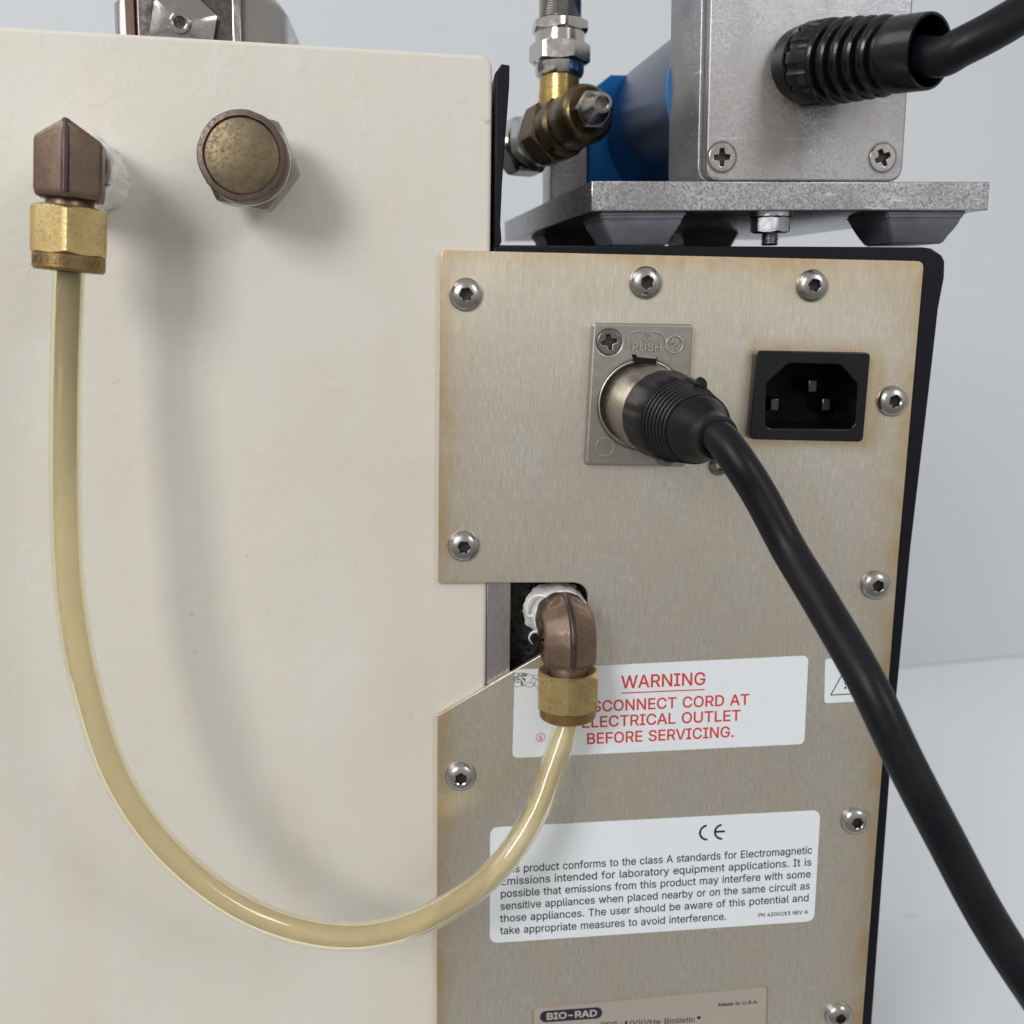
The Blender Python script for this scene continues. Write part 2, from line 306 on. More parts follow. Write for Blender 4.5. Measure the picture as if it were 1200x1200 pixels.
 'u': (410, '53 379 53 139 54 109 60 82 69 59 82 39 97 23 115 11 135 2 158 -3 182 -5 209 -3 234 5 257 17 277 35 294 60 298 70 298 0 357 0 357 379 296 379 296 153 295 132 290 113 283 97 274 83 263 71 249 62 234 55 218 51 200 50 175 53 154 61 137 75 124 94 116 117 114 144 114 379'),
 'v': (389, '187 87 165 155 84 379 17 379 163 0 226 0 371 379 305 379 224 155 203 87 195 59'),
 'w': (567, '87 379 23 379 138 0 199 0 263 225 284 309 319 172 368 0 429 0 545 379 480 379 434 214 413 135 397 66 382 136 362 214 316 379 252 379 206 214 186 135 170 64 154 137 133 214'),
 'y': (389, '61 -86 47 -139 65 -143 91 -145 139 -136 177 -107 204 -58 371 379 305 379 224 155 202 87 195 60 187 87 165 155 84 379 17 379 163 -1 151 -36 130 -74 104 -89'),
}



def text_contours(s, p0, p1, cap, bold=0):
    """letters from baseline point p0 to p1 (x, z in mm), capital height cap"""
    adv = [235 if c == ' ' else GLYPHS[c][0] for c in s]
    W = sum(adv) - 50
    a = Vector(p0); b = Vector(p1); ex = (b - a); sx = ex.length / W; ex.normalize(); ez = Vector((-ex.y, ex.x)); sz = cap / 509.0
    res = []; x = -25
    for c, d in zip(s, adv):
        if c != ' ':
            for part in GLYPHS[c][1].split('|'):
                v = list(map(int, part.split()))
                pts = [(v[i], v[i + 1]) for i in range(0, len(v), 2)]
                if len(pts) < 3: continue
                res.append([tuple(a + ex * ((x + q[0]) * sx) + ez * (q[1] * sz)) for q in pts])
        x += d
    return res


def thicken(c, d):
    res = []; n = len(c)
    for i in range(n):
        a, p, b = Vector(c[i - 1]), Vector(c[i]), Vector(c[(i + 1) % n])
        u = (p - a).normalized(); v = (b - p).normalized()
        m = Vector((u.y, -u.x)) + Vector((v.y, -v.x))
        k = m.length_squared
        res.append(tuple(p + m * (2 * d / max(k, 1.2))))
    return res


def lettering(s, q0, q1, cap, h, mat, parent, bold=0, name='lettering'):
    c = text_contours(s, xz(*q0, h), xz(*q1, h), cap)
    if bold: c = [thicken(q, bold) for q in c]
    return obj(name, curve_mesh(c, h, h + .02), mat, parent)


def stroke(lines, width, h0, h1):
    """flat ribbons along 2D polylines (x, z)"""
    bm = bmesh.new()
    for ln in lines:
        ln = [Vector(p) for p in ln]; n = len(ln); L_, R_ = [], []
        for i in range(n):
            t = (ln[min(i + 1, n - 1)] - ln[max(i - 1, 0)]); t.normalize(); nn = Vector((-t.y, t.x)) * width / 2
            L_.append(ln[i] + nn); R_.append(ln[i] - nn)
        va = [bm.verts.new((p.x, -h1, p.y)) for p in L_]; vb = [bm.verts.new((p.x, -h1, p.y)) for p in R_]
        wa = [bm.verts.new((p.x, -h0, p.y)) for p in L_]; wb = [bm.verts.new((p.x, -h0, p.y)) for p in R_]
        for i in range(n - 1):
            bm.faces.new((va[i], vb[i], vb[i + 1], va[i + 1])); bm.faces.new((va[i], va[i + 1], wa[i + 1], wa[i]))
            bm.faces.new((vb[i], wb[i], wb[i + 1], vb[i + 1]))
    return bm


# ------------------------------------------------------------------ materials
class NT:
    def __init__(s, name):
        s.m = bpy.data.materials.new(name); s.m.use_nodes = True; s.t = s.m.node_tree
        s.b = s.t.nodes['Principled BSDF']; s.o = s.t.nodes['Material Output']
        s._c = None

    def n(s, typ, **k):
        d = s.t.nodes.new('ShaderNode' + typ)
        for a, v in k.items(): setattr(d, a, v)
        return d

    def l(s, a, b): s.t.links.new(a, b)

    def coord(s, scale=(1, 1, 1), rot=(0, 0, 0), world=False):
        c = s.n('TexCoord'); m = s.n('Mapping'); m.inputs[3].default_value = scale; m.inputs[2].default_value = rot
        if world:
            g = s.n('NewGeometry'); s.l(g.outputs['Position'], m.inputs[0])
        else:
            s.l(c.outputs['Object'], m.inputs[0])
        return m.outputs[0]

    def noise(s, scale, detail=4, rough=.55, sc=(1, 1, 1), world=False, dist=0, rot=(0, 0, 0)):
        q = s.n('TexNoise'); q.inputs['Scale'].default_value = scale; q.inputs['Detail'].default_value = detail
        q.inputs['Roughness'].default_value = rough; q.inputs['Distortion'].default_value = dist
        s.l(s.coord(sc, rot, world), q.inputs['Vector']); return q.outputs[0]

    def ramp(s, fac, stops):
        r = s.n('ValToRGB'); el = r.color_ramp.elements
        el[0].position, el[0].color = stops[0][0], (*stops[0][1], 1)
        el[1].position, el[1].color = stops[-1][0], (*stops[-1][1], 1)
        for p, c in stops[1:-1]:
            e_ = el.new(p); e_.color = (*c, 1)
        s.l(fac, r.inputs[0]); return r.outputs[0]

    def rng(s, v, a, b, c=0, d=1, smooth=False):
        r = s.n('MapRange'); r.inputs[1].default_value = a; r.inputs[2].default_value = b
        r.inputs[3].default_value = c; r.inputs[4].default_value = d
        if smooth: r.interpolation_type = 'SMOOTHSTEP'
        s.l(v, r.inputs[0]); return r.outputs[0]

    def math(s, op, a, b=None, c=None):
        r = s.n('Math', operation=op)
        for i, v in enumerate((a, b, c)):
            if v is None: continue
            if isinstance(v, (int, float)): r.inputs[i].default_value = v
            else: s.l(v, r.inputs[i])
        return r.outputs[0]

    def mix(s, f, a, b, blend='MIX'):
        r = s.n('Mix', data_type='RGBA', blend_type=blend)
        for i, v in ((0, f), (6, a), (7, b)):
            if isinstance(v, (int, float)): r.inputs[i].default_value = v
            elif isinstance(v, tuple): r.inputs[i].default_value = (*v, 1)
            else: s.l(v, r.inputs[i])
        return r.outputs[2]

    def bump(s, hgt, dist, strength=1, prev=None):
        r = s.n('Bump'); r.inputs['Distance'].default_value = dist; r.inputs['Strength'].default_value = strength
        s.l(hgt, r.inputs['Height'])
        if prev is not None: s.l(prev, r.inputs['Normal'])
        s.l(r.outputs[0], s.b.inputs['Normal']); return r.outputs[0]

    def set(s, **k):
        names = dict(col='Base Color', rough='Roughness', metal='Metallic', aniso='Anisotropic', anrot='Anisotropic Rotation',
                     spec='Specular IOR Level', trans='Transmission Weight', ior='IOR', coat='Coat Weight', coatr='Coat Roughness',
                     sss='Subsurface Weight', alpha='Alpha')
        for a, v in k.items():
            i = s.b.inputs[names[a]]
            if isinstance(v, (int, float)): i.default_value = v
            elif isinstance(v, tuple): i.default_value = (*v, 1)
            else: s.l(v, i)
        return s


def simple(name, col, rough=.5, metal=0, bumpscale=0, bumpd=0, var=.0, **k):
    n = NT(name); n.set(rough=rough, metal=metal, **k)
    if var:
        f = n.noise(180, 5, .6)
        n.set(col=n.mix(f, tuple(c * (1 - var) for c in col), tuple(min(1, c * (1 + var)) for c in col)))
        g = n.noise(420, 4, .6)
        n.set(rough=n.rng(g, .3, .7, max(.02, rough - .08), rough + .1))
    else:
        n.set(col=col)
    if bumpscale:
        n.bump(n.noise(bumpscale, 4, .6), bumpd * .001)
    return n.m


def cream_paint():
    n = NT('cream_powder_coat')
    big = n.noise(28, 4, .6); fine = n.noise(900, 3, .5)
    col = n.mix(n.rng(big, .3, .7), (.60, .578, .518), (.635, .613, .56))
    sp = n.noise(240, 2, .5); spots = n.rng(sp, .765, .80)
    col = n.mix(n.math('MULTIPLY', spots, .30), col, (.22, .18, .13))
    st = n.rng(n.noise(75, 3, .6, dist=.4), .70, .86)
    col = n.mix(n.math('MULTIPLY', st, .45), col, (.50, .40, .25))
    col = n.mix(n.math('MULTIPLY', n.rng(n.noise(22, 5, .65, dist=.6, sc=(1, 1, .4)), .5, .75), .35), col, (.53, .49, .40))
    n.set(col=col, rough=.5, spec=.4)
    sm = n.rng(n.noise(16, 5, .65, dist=.8, sc=(1, 1, .5)), .52, .72)
    n.set(rough=n.rng(sm, 0, 1, .5, .38))
    b = n.bump(fine, .00005, .5)
    b = n.bump(n.noise(380, 4, .6), .00030, .36, b)
    n.bump(n.rng(n.noise(130, 4, .6, sc=(1, 1, .7)), .56, .80), .00022, .5, b)
    return n.m


def steel(name, base, stains=True, rects=(), grain=1.0, dark=None):
    """brushed stainless, vertical grain; rects: (cx, cz, hw, hz) in metres, object space, where brown stain gathers"""
    n = NT(name)
    g1 = n.noise(2600, 4, .65, sc=(1, 1, .05)); g2 = n.noise(900, 4, .6, sc=(1, 1, .09)); g3 = n.noise(5200, 2, .6, sc=(1, 1, .06))
    g4 = n.noise(4600, 3, .65, sc=(1, 1, .085))
    mott = n.noise(45, 4, .6, sc=(1.4, 1, .6))
    d = tuple(c * .80 for c in base)
    col = n.mix(n.rng(g1, .3, .7), d, base)
    col = n.mix(n.math('MULTIPLY', n.rng(g2, .45, .75), .35), col, tuple(c * .72 for c in base))
    glint = n.rng(g4, .50, .66)  # glints painted into the grain colour as lighter streaks
    col = n.mix(n.math('MULTIPLY', glint, .62), col, (min(1, base[0] * 1.3), min(1, base[1] * 1.3), min(1, base[2] * 1.28)))
    col = n.mix(n.math('MULTIPLY', n.rng(mott, .35, .7), .3), col, (base[0] * .93, base[1] * .86, base[2] * .72))
    if stains:
        tcn = n.n('TexCoord'); sp = n.n('SeparateXYZ'); n.l(tcn.outputs['Object'], sp.inputs[0])
        x, z = sp.outputs[0], sp.outputs[2]
        wob = n.rng(n.noise(260, 5, .65, sc=(1, 1, .35)), .25, .75, -.0011, .0020)
        patch = n.rng(n.noise(55, 5, .65, dist=.5), .30, .66, .12, 1.0)
        for (cx, cz, hw, hz, inner, wid, amt) in rects:
            dx = n.math('SUBTRACT', n.math('ABSOLUTE', n.math('SUBTRACT', x, cx)), hw)
            dz = n.math('SUBTRACT', n.math('ABSOLUTE', n.math('SUBTRACT', z, cz)), hz)
            sd = n.math('MAXIMUM', dx, dz)
            if inner: sd = n.math('MULTIPLY', sd, -1)
            sd = n.math('ADD', sd, wob)
            f = n.rng(sd, 0, wid, 1, 0, True)
            f = n.math('MULTIPLY', n.math('MULTIPLY', f, amt), patch)
            col = n.mix(f, col, (base[0] * .80, base[1] * .61, base[2] * .38))
        spk = n.rng(n.noise(420, 2, .5), .76, .80)
        col = n.mix(n.math('MULTIPLY', spk, .5), col, (.35, .24, .13))
    scr = n.rng(n.noise(700, 2, .5, sc=(1, 1, .02), rot=(0, .5, 0)), .72, .76)
    smear = n.rng(n.noise(30, 5, .6, dist=1.2), .5, .72)
    rr = n.math('ADD', n.rng(g2, .3, .7, .30, .42), n.math('MULTIPLY', smear, .07))
    n.set(col=col, rough=rr, metal=.86, aniso=.75, anrot=0.0)
    tv = n.n('CombineXYZ'); tv.inputs[0].default_value = 1
    n.l(tv.outputs[0], n.b.inputs['Tangent'])
    b = n.bump(g1, .00002, .45 * grain); n.bump(g3, .000012, .4 * grain, b)
    return n.m


def aged_brass(name, a, b_, dark, rough=.42, pit=.5, ripple=0):
    n = NT(name)
    f = n.noise(230, 6, .65, dist=.3); g = n.noise(1500, 4, .65); p = n.noise(90, 4, .6)
    col = n.mix(n.rng(f, .35, .65), a, b_)
    col = n.mix(n.math('MULTIPLY', n.rng(g, .52, .68), pit), col, dark)
    col = n.mix(n.math('MULTIPLY', n.rng(p, .5, .72), .5), col, dark)
    n.set(col=col, metal=.85, rough=n.rng(g, .3, .7, rough - .12, rough + .14))
    bb = n.bump(g, .00006, .45); n.bump(f, .00012, .4, bb)
    return n.m


def cast_alu(name, base, rough=.42, sc=1):
    n = NT(name)
    a = n.noise(120 * sc, 5, .6); g = n.noise(1700, 5, .7); sp = n.noise(2600, 2, .6); m = n.noise(38, 4, .6)
    col = n.mix(n.rng(g, .38, .62), tuple(c * .60 for c in base), tuple(min(1, c * 1.16) for c in base))
    col = n.mix(n.math('MULTIPLY', n.rng(m, .45, .72), .5), col, (base[0] * .68, base[1] * .64, base[2] * .62))
    col = n.mix(n.math('MULTIPLY', n.rng(sp, .66, .74), .45), col, (.85, .85, .87))
    bl = n.noise(70, 5, .7, dist=.5); br = n.noise(24, 4, .6, dist=.3)
    col = n.mix(n.math('MULTIPLY', n.rng(bl, .42, .60), .60), col, tuple(c * .58 for c in base))
    col = n.mix(n.math('MULTIPLY', n.rng(br, .44, .62), .45), col, (base[0] * .80, base[1] * .74, base[2] * .66))
    col = n.mix(n.math('MULTIPLY', n.rng(a, .62, .74), .30), col, tuple(c * .6 for c in base))
    sc1 = n.rng(n.noise(520 * sc, 3, .6, sc=(.12, .12, 1), rot=(0, .35, 0), dist=.2), .64, .70)
    col = n.mix(n.math('MULTIPLY', sc1, .5), col, (.80, .80, .83))
    n.set(col=col, metal=.9, rough=n.rng(g, .35, .65, rough - .14, rough + .14))
    b = n.bump(g, .00004, .5); n.bump(a, .00015, .25, b)
    return n.m


M_CREAM = cream_paint()
M_BLACK = simple('black_moulded_plastic', (.0045, .005, .009), .5, bumpscale=1500, bumpd=.03, var=.25, spec=.2)
M_BLACKTEX = simple('black_pebbled_foam', (.010, .010, .011), .55, bumpscale=700, bumpd=.5)
M_RUBBER = simple('black_rubber', (.0042, .0042, .0065), .42, bumpscale=700, bumpd=.03, var=.35, spec=.22)
def rubber_jacket():
    n = NT('black_rubber')
    d = n.noise(1400, 3, .7); s_ = n.noise(60, 5, .7, dist=.6); l_ = n.noise(700, 2, .6, sc=(1, 1, .12), rot=(0, .45, 0))
    col = n.mix(n.rng(s_, .42, .66), (.0034, .0035, .0066), (.0064, .0064, .0098))
    col = n.mix(n.math('MULTIPLY', n.rng(d, .66, .76), .30), col, (.075, .07, .065))
    col = n.mix(n.math('MULTIPLY', n.rng(l_, .70, .76), .20), col, (.06, .06, .06))
    n.set(col=col, rough=n.rng(s_, .35, .7, .36, .52), spec=.22)
    n.bump(d, .00003, .5)
    return n.m


M_RUBBER = rubber_jacket()
M_BOOT = simple('black_boot_plastic', (.004, .004, .005), .22, bumpscale=600, bumpd=.03, var=.3, spec=.38)
M_FOOT = simple('dark_rubber_feet', (.12, .125, .155), .5, bumpscale=500, bumpd=.06, var=.45)
M_ALU = cast_alu('cast_aluminium', (.47, .47, .495))
M_ALUPL = cast_alu('sawn_aluminium', (.50, .50, .53), .30, 1.6)
M_STRIP = steel('aluminium_strip', (.42, .40, .42), False)
M_CHROME = simple('chrome', (.50, .49, .48), .14, 1, bumpscale=900, bumpd=.01, var=.08)
M_SCREW = simple('stainless_screw', (.38, .37, .36), .27, 1, bumpscale=1500, bumpd=.015, var=.15)
M_SCREWD = simple('darkened_screw', (.20, .19, .19), .32, 1, bumpscale=1500, bumpd=.02, var=.25)
M_NICKEL = simple('nickel_die_casting', (.33, .315, .29), .40, .85, bumpscale=2600, bumpd=.02, var=.12)
M_BARREL = simple('nickel_barrel', (.40, .37, .32), .3, .95, bumpscale=1500, bumpd=.012, var=.1)
M_BRONZE = aged_brass('tarnished_brass', (.18, .125, .098), (.235, .168, .12), (.08, .055, .05), .40, .4)
M_BRASS = aged_brass('yellow_brass', (.60, .45, .19), (.68, .53, .26), (.26, .17, .09), .30, .6)
M_BRASSD = aged_brass('dull_brass', (.26, .17, .065), (.33, .22, .09), (.10, .065, .03), .4, .6)
M_CAPF = aged_brass('stained_cap_face', (.125, .10, .07), (.19, .145, .08), (.07, .06, .05), .45, .5)
M_CAPR = aged_brass('stained_cap_rim', (.10, .075, .065), (.14, .10, .085), (.05, .04, .04), .4, .4)
M_TAPE = simple('white_sealing_tape', (.80, .80, .78), .5, bumpscale=500, bumpd=.25)
M_WHITE = simple('white_label_film', (.74, .78, .83), .32, var=.015)
M_RED = simple('red_print', (.58, .045, .03), .5)
M_INK = simple('black_print', (.016, .016, .022), .5)
M_NAVY = simple('dark_blue_print', (.012, .014, .03), .45)
M_BLUE = simple('blue_anodised', (.012, .040, .11), .26, .8)
M_BLUE2 = simple('bright_blue_anodised', (.0, .17, .52), .3, .35)
M_RECESS = simple('recess_shade', (.05, .048, .045), .5, .6)  # dark colour painting the shade inside screw recesses
M_PIN = simple('pin_metal', (.085, .085, .095), .3, 1)
M_BOLT = simple('zinc_bolt', (.46, .47, .52), .28, 1, bumpscale=900, bumpd=.02, var=.3)
M_RUST = simple('rusty_brown_plate', (.13, .075, .055), .55, .4, bumpscale=700, bumpd=.05, var=.3)
M_STEELP = simple('polished_steel', (.34, .325, .32), .16, 1, bumpscale=500, bumpd=.012, var=.1)


def tube_mat():
    n = NT('yellowed_clear_tubing')
    n.set(col=(.99, .945, .76), rough=.05, trans=1.0, ior=1.36, spec=.5)
    return n.m


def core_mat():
    n = NT('tube_bore_core')
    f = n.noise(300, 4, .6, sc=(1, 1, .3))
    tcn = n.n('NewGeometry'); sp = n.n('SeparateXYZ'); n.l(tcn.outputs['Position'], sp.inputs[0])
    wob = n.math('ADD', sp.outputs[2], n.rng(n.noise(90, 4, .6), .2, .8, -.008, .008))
    top = n.rng(wob, .0, .052)  # core turns darker and more opaque towards the top
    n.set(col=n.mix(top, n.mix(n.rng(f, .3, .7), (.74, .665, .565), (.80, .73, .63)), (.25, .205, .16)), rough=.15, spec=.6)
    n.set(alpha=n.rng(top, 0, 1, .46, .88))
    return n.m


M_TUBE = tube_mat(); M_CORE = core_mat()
M_SEAM = simple('dark_forging_seam', (.075, .05, .05), .4, .7, var=.3)
M_DCHROME = simple('dark_chrome', (.30, .285, .275), .2, 1, bumpscale=900, bumpd=.012, var=.15)
M_INS = simple('tube_insert_metal', (.30, .26, .21), .22, .8, var=.25)


def backdrop_mat(name, a, b_):
    n = NT(name)
    f = n.noise(4, 4, .5); n.set(col=n.mix(n.rng(f, .3, .7), a, b_), rough=.55, spec=.3)
    mk = n.rng(n.noise(38, 3, .6, dist=.5, sc=(1, 1, 1.6)), .70, .82)
    col = n.mix(n.math('MULTIPLY', mk, .35), n.mix(n.rng(f, .3, .7), a, b_), (a[0] * .62, a[1] * .6, a[2] * .6))
    n.set(col=col)
    n.bump(n.noise(120, 4, .6), .0004, .3)
    return n.m


M_WALL = backdrop_mat('white_board', (.645, .675, .72), (.67, .70, .745))
M_TABLE = backdrop_mat('white_table', (.80, .83, .875), (.82, .85, .89))

# ================================================================== SETTING
def plane_pt(px, py, pt, nrm):
    r = ray(px, py); k = (Vector(pt) - CAM).dot(Vector(nrm)) / r.dot(Vector(nrm)); return CAM + r * k


TZ = -200.0                                     # table surface height
ta = plane_pt(1055, 783, (0, 0, TZ), (0, 0, 1)); tb = plane_pt(1200, 769, (0, 0, TZ), (0, 0, 1))
td = (tb - ta).normalized(); tn = Vector((td.y, -td.x, 0))
if tn.y > 0: tn = -tn                            # points to the camera side
bm = bmesh.new()
a = ta - td * 900; b = ta + td * 900
k_ = lambda p: p + tn * ((-45 - p.y) / tn.y)
q = [a, b, k_(b), k_(a)]          # the near edge of the table runs just in front of the instrument
top = [bm.verts.new(p) for p in q]; bot = [bm.verts.new(p - Vector((0, 0, 25))) for p in q]
bm.faces.new(top); bm.faces.new(bot[::-1])
for i in range(4): bm.faces.new((top[i], bot[i], bot[(i + 1) % 4], top[(i + 1) % 4]))
tag(obj('table_top', bm, M_TABLE), kind='structure')
bm = bmesh.new()
q = [a, b]
f = [bm.verts.new(p + Vector((0, 0, zz))) for p, zz in ((a, 1.2), (b, 1.2), (b, 900), (a, 900))]
g = [bm.verts.new(v.co - tn * 20) for v in f]
bm.faces.new(f); bm.faces.new(g[::-1])
for i in range(4): bm.faces.new((f[i], g[i], g[(i + 1) % 4], f[(i + 1) % 4]))
tag(obj('wall', bm, M_WALL), kind='structure')

# ================================================================== CREAM CABINET
cab = thing('instrument_cabinet', (-60, 90, TZ), 'cream powder-coated instrument cabinet with a flat rear face', 'cabinet')
XR = xz(572, 640)[0]; XT = xz(577.5, 150)[0]
zt0 = xz(0, 30.5); zt1 = xz(577, 65)
sl = (zt1[1] - zt0[1]) / (zt1[0] - zt0[0])
c = [(-190, zt0[1] + sl * (-190 - zt0[0])), (zt1[0], zt1[1]), (xz(567.5, 1000)[0], -140), (xz(567.5, 1000)[0], TZ), (-190, TZ)]
me = curve_mesh([rounded(c, [0, 3.0, 0, 0, 0])], -3.0, 0.0, bevel=.9, segs=3)
obj('face_panel', me, M_CREAM, cab)
c2 = [(p[0] + (1.5 if i in (0, 4) else -1.5), p[1] - (1.5 if i < 2 else 0)) for i, p in enumerate(c)]
me = curve_mesh([rounded(c2, [0, 3, 0, 0, 0])], -150, -3.0)
obj('shell', me, M_CREAM, cab)

# ================================================================== BLACK HOUSING
hou = thing('instrument_housing', (50, 60, TZ), 'black moulded side housing behind the brushed steel plate', 'housing')
HX0 = xz(571, 700)[0]
outer_px = [(578, 287), (1082, 289.5), (1092, 291), (1104, 299), (1107.5, 306), (1107, 325), (1100, 362), (1093, 425), (1068, 640), (1047, 860), (1022, 1200)]
HF = -.7
o2 = [xz(*p, HF) for p in outer_px]
brx = xz(1022, 1200, HF)
slope = (brx[0] - xz(1068, 640, HF)[0]) / (brx[1] - xz(1068, 640, HF)[1])
o2[-1] = (brx[0], brx[1]); o2.append((brx[0] + slope * (TZ - brx[1]), TZ)); o2.append((HX0, TZ)); o2.append((HX0, xz(571, 500)[1] ))
o2.append((xz(578, 400, HF)[0], xz(578, 400, HF)[1]))
RIMW = 9.0
shell = [(x - .8 if x > 60 else x, z) for x, z in o2]
inl_h = [xz(*p, 1.5) for p in [(892, 420), (1010, 422), (1002, 508), (888, 507)]]
obj('shell', curve_mesh([shell, inl_h], -150, -7.0), M_BLACK, hou)
# raised rim round the rear face: outer outline minus the recess
x1 = xz(1020, 640)[0]; x0 = xz(598, 700, HF)[0]
inner = [(x0, xz(598, 664)[1]), (x0, xz(598, 880)[1]), (xz(760, 880)[0], xz(760, 880)[1]), (xz(760, 664)[0], xz(760, 664)[1])]
inl_hole = [xz(*p, 1.5) for p in [(892, 420), (1010, 422), (1002, 508), (888, 507)]]
obj('rear_rim', curve_mesh([o2, inner, inl_hole], -7.0, HF, bevel=.5), M_BLACK, hou)
# pebbled floor of the recess
bm = bmesh.new(); NX = 60
cx0, cx1 = x0 - .5, xz(760, 700)[0] + .5; cz0, cz1 = inner[1][1] - .5, inner[0][1] + .5
vs = []
for i in range(NX + 1):
    row = []
    for j in range(NX + 1):
        x = cx0 + (cx1 - cx0) * i / NX; z = cz0 + (cz1 - cz0) * j / NX
        d = noise.cell(Vector((x * .9, 0, z * .9))) * .25 + noise.noise(Vector((x * 1.3, 0, z * 1.3))) * .55
        row.append(bm.verts.new((x, 6.4 - d, z)))
    vs.append(row)
for i in range(NX):
    for j in range(NX): bm.faces.new((vs[i][j], vs[i + 1][j], vs[i + 1][j + 1], vs[i][j + 1]))
obj('foam_lining', bm, M_BLACKTEX, hou)
# bare metal strip showing in the notch
q = [xz(571, 655, -.2), xz(598.5, 655, -.2), xz(596.5, 880, -.2), xz(569.5, 880, -.2)]
obj('frame_strip', curve_mesh([q], -6, -.2, bevel=.15), M_STRIP, hou)
# flange standing beside the cream cabinet
q = [(580, 86), (588, 74.5), (597.5, 76), (597, 100), (592.5, 160), (588.5, 215), (586.5, 262), (588, 283), (584, 290), (579, 290)]
obj('side_flange', curve_mesh([[xz(*p, -.5) for p in q]], -60, -.5, bevel=.45), M_BLACK, hou)

# ================================================================== BRUSHED PLATE
PH = 1.5
pl_px = [(516.5, 293), (1083, 306), (1053, 650), (1010.5, 1200)]
TL, TR, MR, BR = [xz(*p, PH) for p in pl_px]
sR = (BR[0] - MR[0]) / (BR[1] - MR[1]); BZ = -150
pc = [TL, TR, MR, (BR[0] + sR * (BZ - BR[1]), BZ), (xz(511.5, 1200, PH)[0], BZ), xz(512.5, 839, PH), xz(689, 735, PH), xz(689, 682.5, PH), xz(513.5, 683, PH)]
pc = rounded(pc, [1.6, 1.8, 0, 0, 0, 0, 2, 4.2, 0])
cxp = (TL[0] + TR[0]) / 2; czp = (TL[1] + BZ) / 2
plate_loc = (cxp, -PH, czp)
plate = thing('steel_plate', plate_loc, 'brushed stainless steel rear plate with brown stained edges and a notched left side', 'plate')
tsl = (TR[1] - TL[1]) / (TR[0] - TL[0])


def mrect(pxs, *extra):
    a = xz(*pxs[0], PH); b = xz(*pxs[1], PH)
    return (((a[0] + b[0]) / 2 - cxp) * .001, ((a[1] + b[1]) / 2 - czp) * .001, abs(b[0] - a[0]) / 2000, abs(b[1] - a[1]) / 2000) + extra


wx = (TR[0] - TL[0]) / 2
rects = [(0, 0, (wx) * .001, (TL[1] - czp) * .001, True, .0048, 1.0),
         (0, -.002, (wx) * .001, (TL[1] - czp) * .001, True, .013, .55),
         mrect([(884, 408), (1020, 520)], False, .0042, 1.0),
         mrect([(515, 683), (600, 690)], False, .003, .5)]
M_PLATE = steel('brushed_stainless', (.75, .722, .65), True, rects)
hp = [xz(*p, PH) for p in [(890, 418), (1012, 420), (1004, 511), (884, 509)]]
obj('sheet', curve_mesh([pc, hp], 0.0, PH, bevel=.18, segs=2), M_PLATE, plate, loc=plate_loc)


def button_screw(r=3.75, hgt=2.1, hexa=1.28):
    prof = []
    for k in range(10):
        t = math.pi / 2 * k / 9
        prof.append((r * math.cos(t * .80), .25 + (hgt - .25) * math.sin(t)))
    prof = [(r * .97, 0), (r, .15)] + [(r * math.cos(math.pi / 2 * k / 10 * .82), .2 + (hgt - .2) * math.sin(math.pi / 2 * k / 10)) for k in range(11)]
    prof = [p for p in prof if p[0] > hexa * 1.25]
    n0 = len(prof)
    prof += [(hexa * 1.22, hgt - .02), (hexa, hgt - .2), (hexa, hgt - 1.7), (.0, hgt - 1.85)]

    def rf(t, rr, z, i):
        if i >= n0 + 1: return hexr(t, rr), z
        return rr, z
    bm = lathe(prof, 48, None, rfun=rf)
    bmesh.ops.transform(bm, matrix=Matrix.Rotation(math.radians(90), 4, 'X'), verts=bm.verts)
    return bm


def shade_socket(o, hx):  # paints the shade in the hex socket with a dark material
    o.data.materials.append(M_RECESS)
    for f in o.data.polygons:
        c = f.center
        if math.hypot(c.x, c.z) < hx * .00117 and -c.y < .0019: f.material_index = 1


screws = [(546, 345, 20), (757.5, 331, 5), (953, 334.5, 40), (1047, 470, 12), (543.5, 640.5, 33), (1027.5, 686, 50), (540, 911, 2), (1003.5, 963, 27), (984, 1192, 15)]
first = None
for i, (px, py, rot) in enumerate(screws):
    L0 = P(px, py, PH + 1.0); L0.y = -PH + .02
    if first is None:
        bmS = button_screw(); bmesh.ops.translate(bmS, verts=bmS.verts, vec=L0)
        first = obj('screw', bmS, M_SCREW, plate, loc=L0, smooth=40); so = first; shade_socket(so, 1.28)
    else:
        so = first.copy(); COL.objects.link(so); so.parent = plate
        so.location = Vector(L0) * .001 - wloc(plate)
    so.rotation_euler = (0, math.radians(rot), 0)
    if i == 0: so['label'] = 'screw with a dark shaded socket at the plate corner'
# the small half hidden screw below the cable plug
L0 = P(843, 546, PH + .8); L0.y = -PH + .02
bmS = button_screw(2.4, 1.5, .9); bmesh.ops.translate(bmS, verts=bmS.verts, vec=L0)
so = obj('screw', bmS, M_SCREWD, plate, loc=L0, smooth=40); shade_socket(so, .9); so['label'] = 'small dark screw half hidden behind the cable'

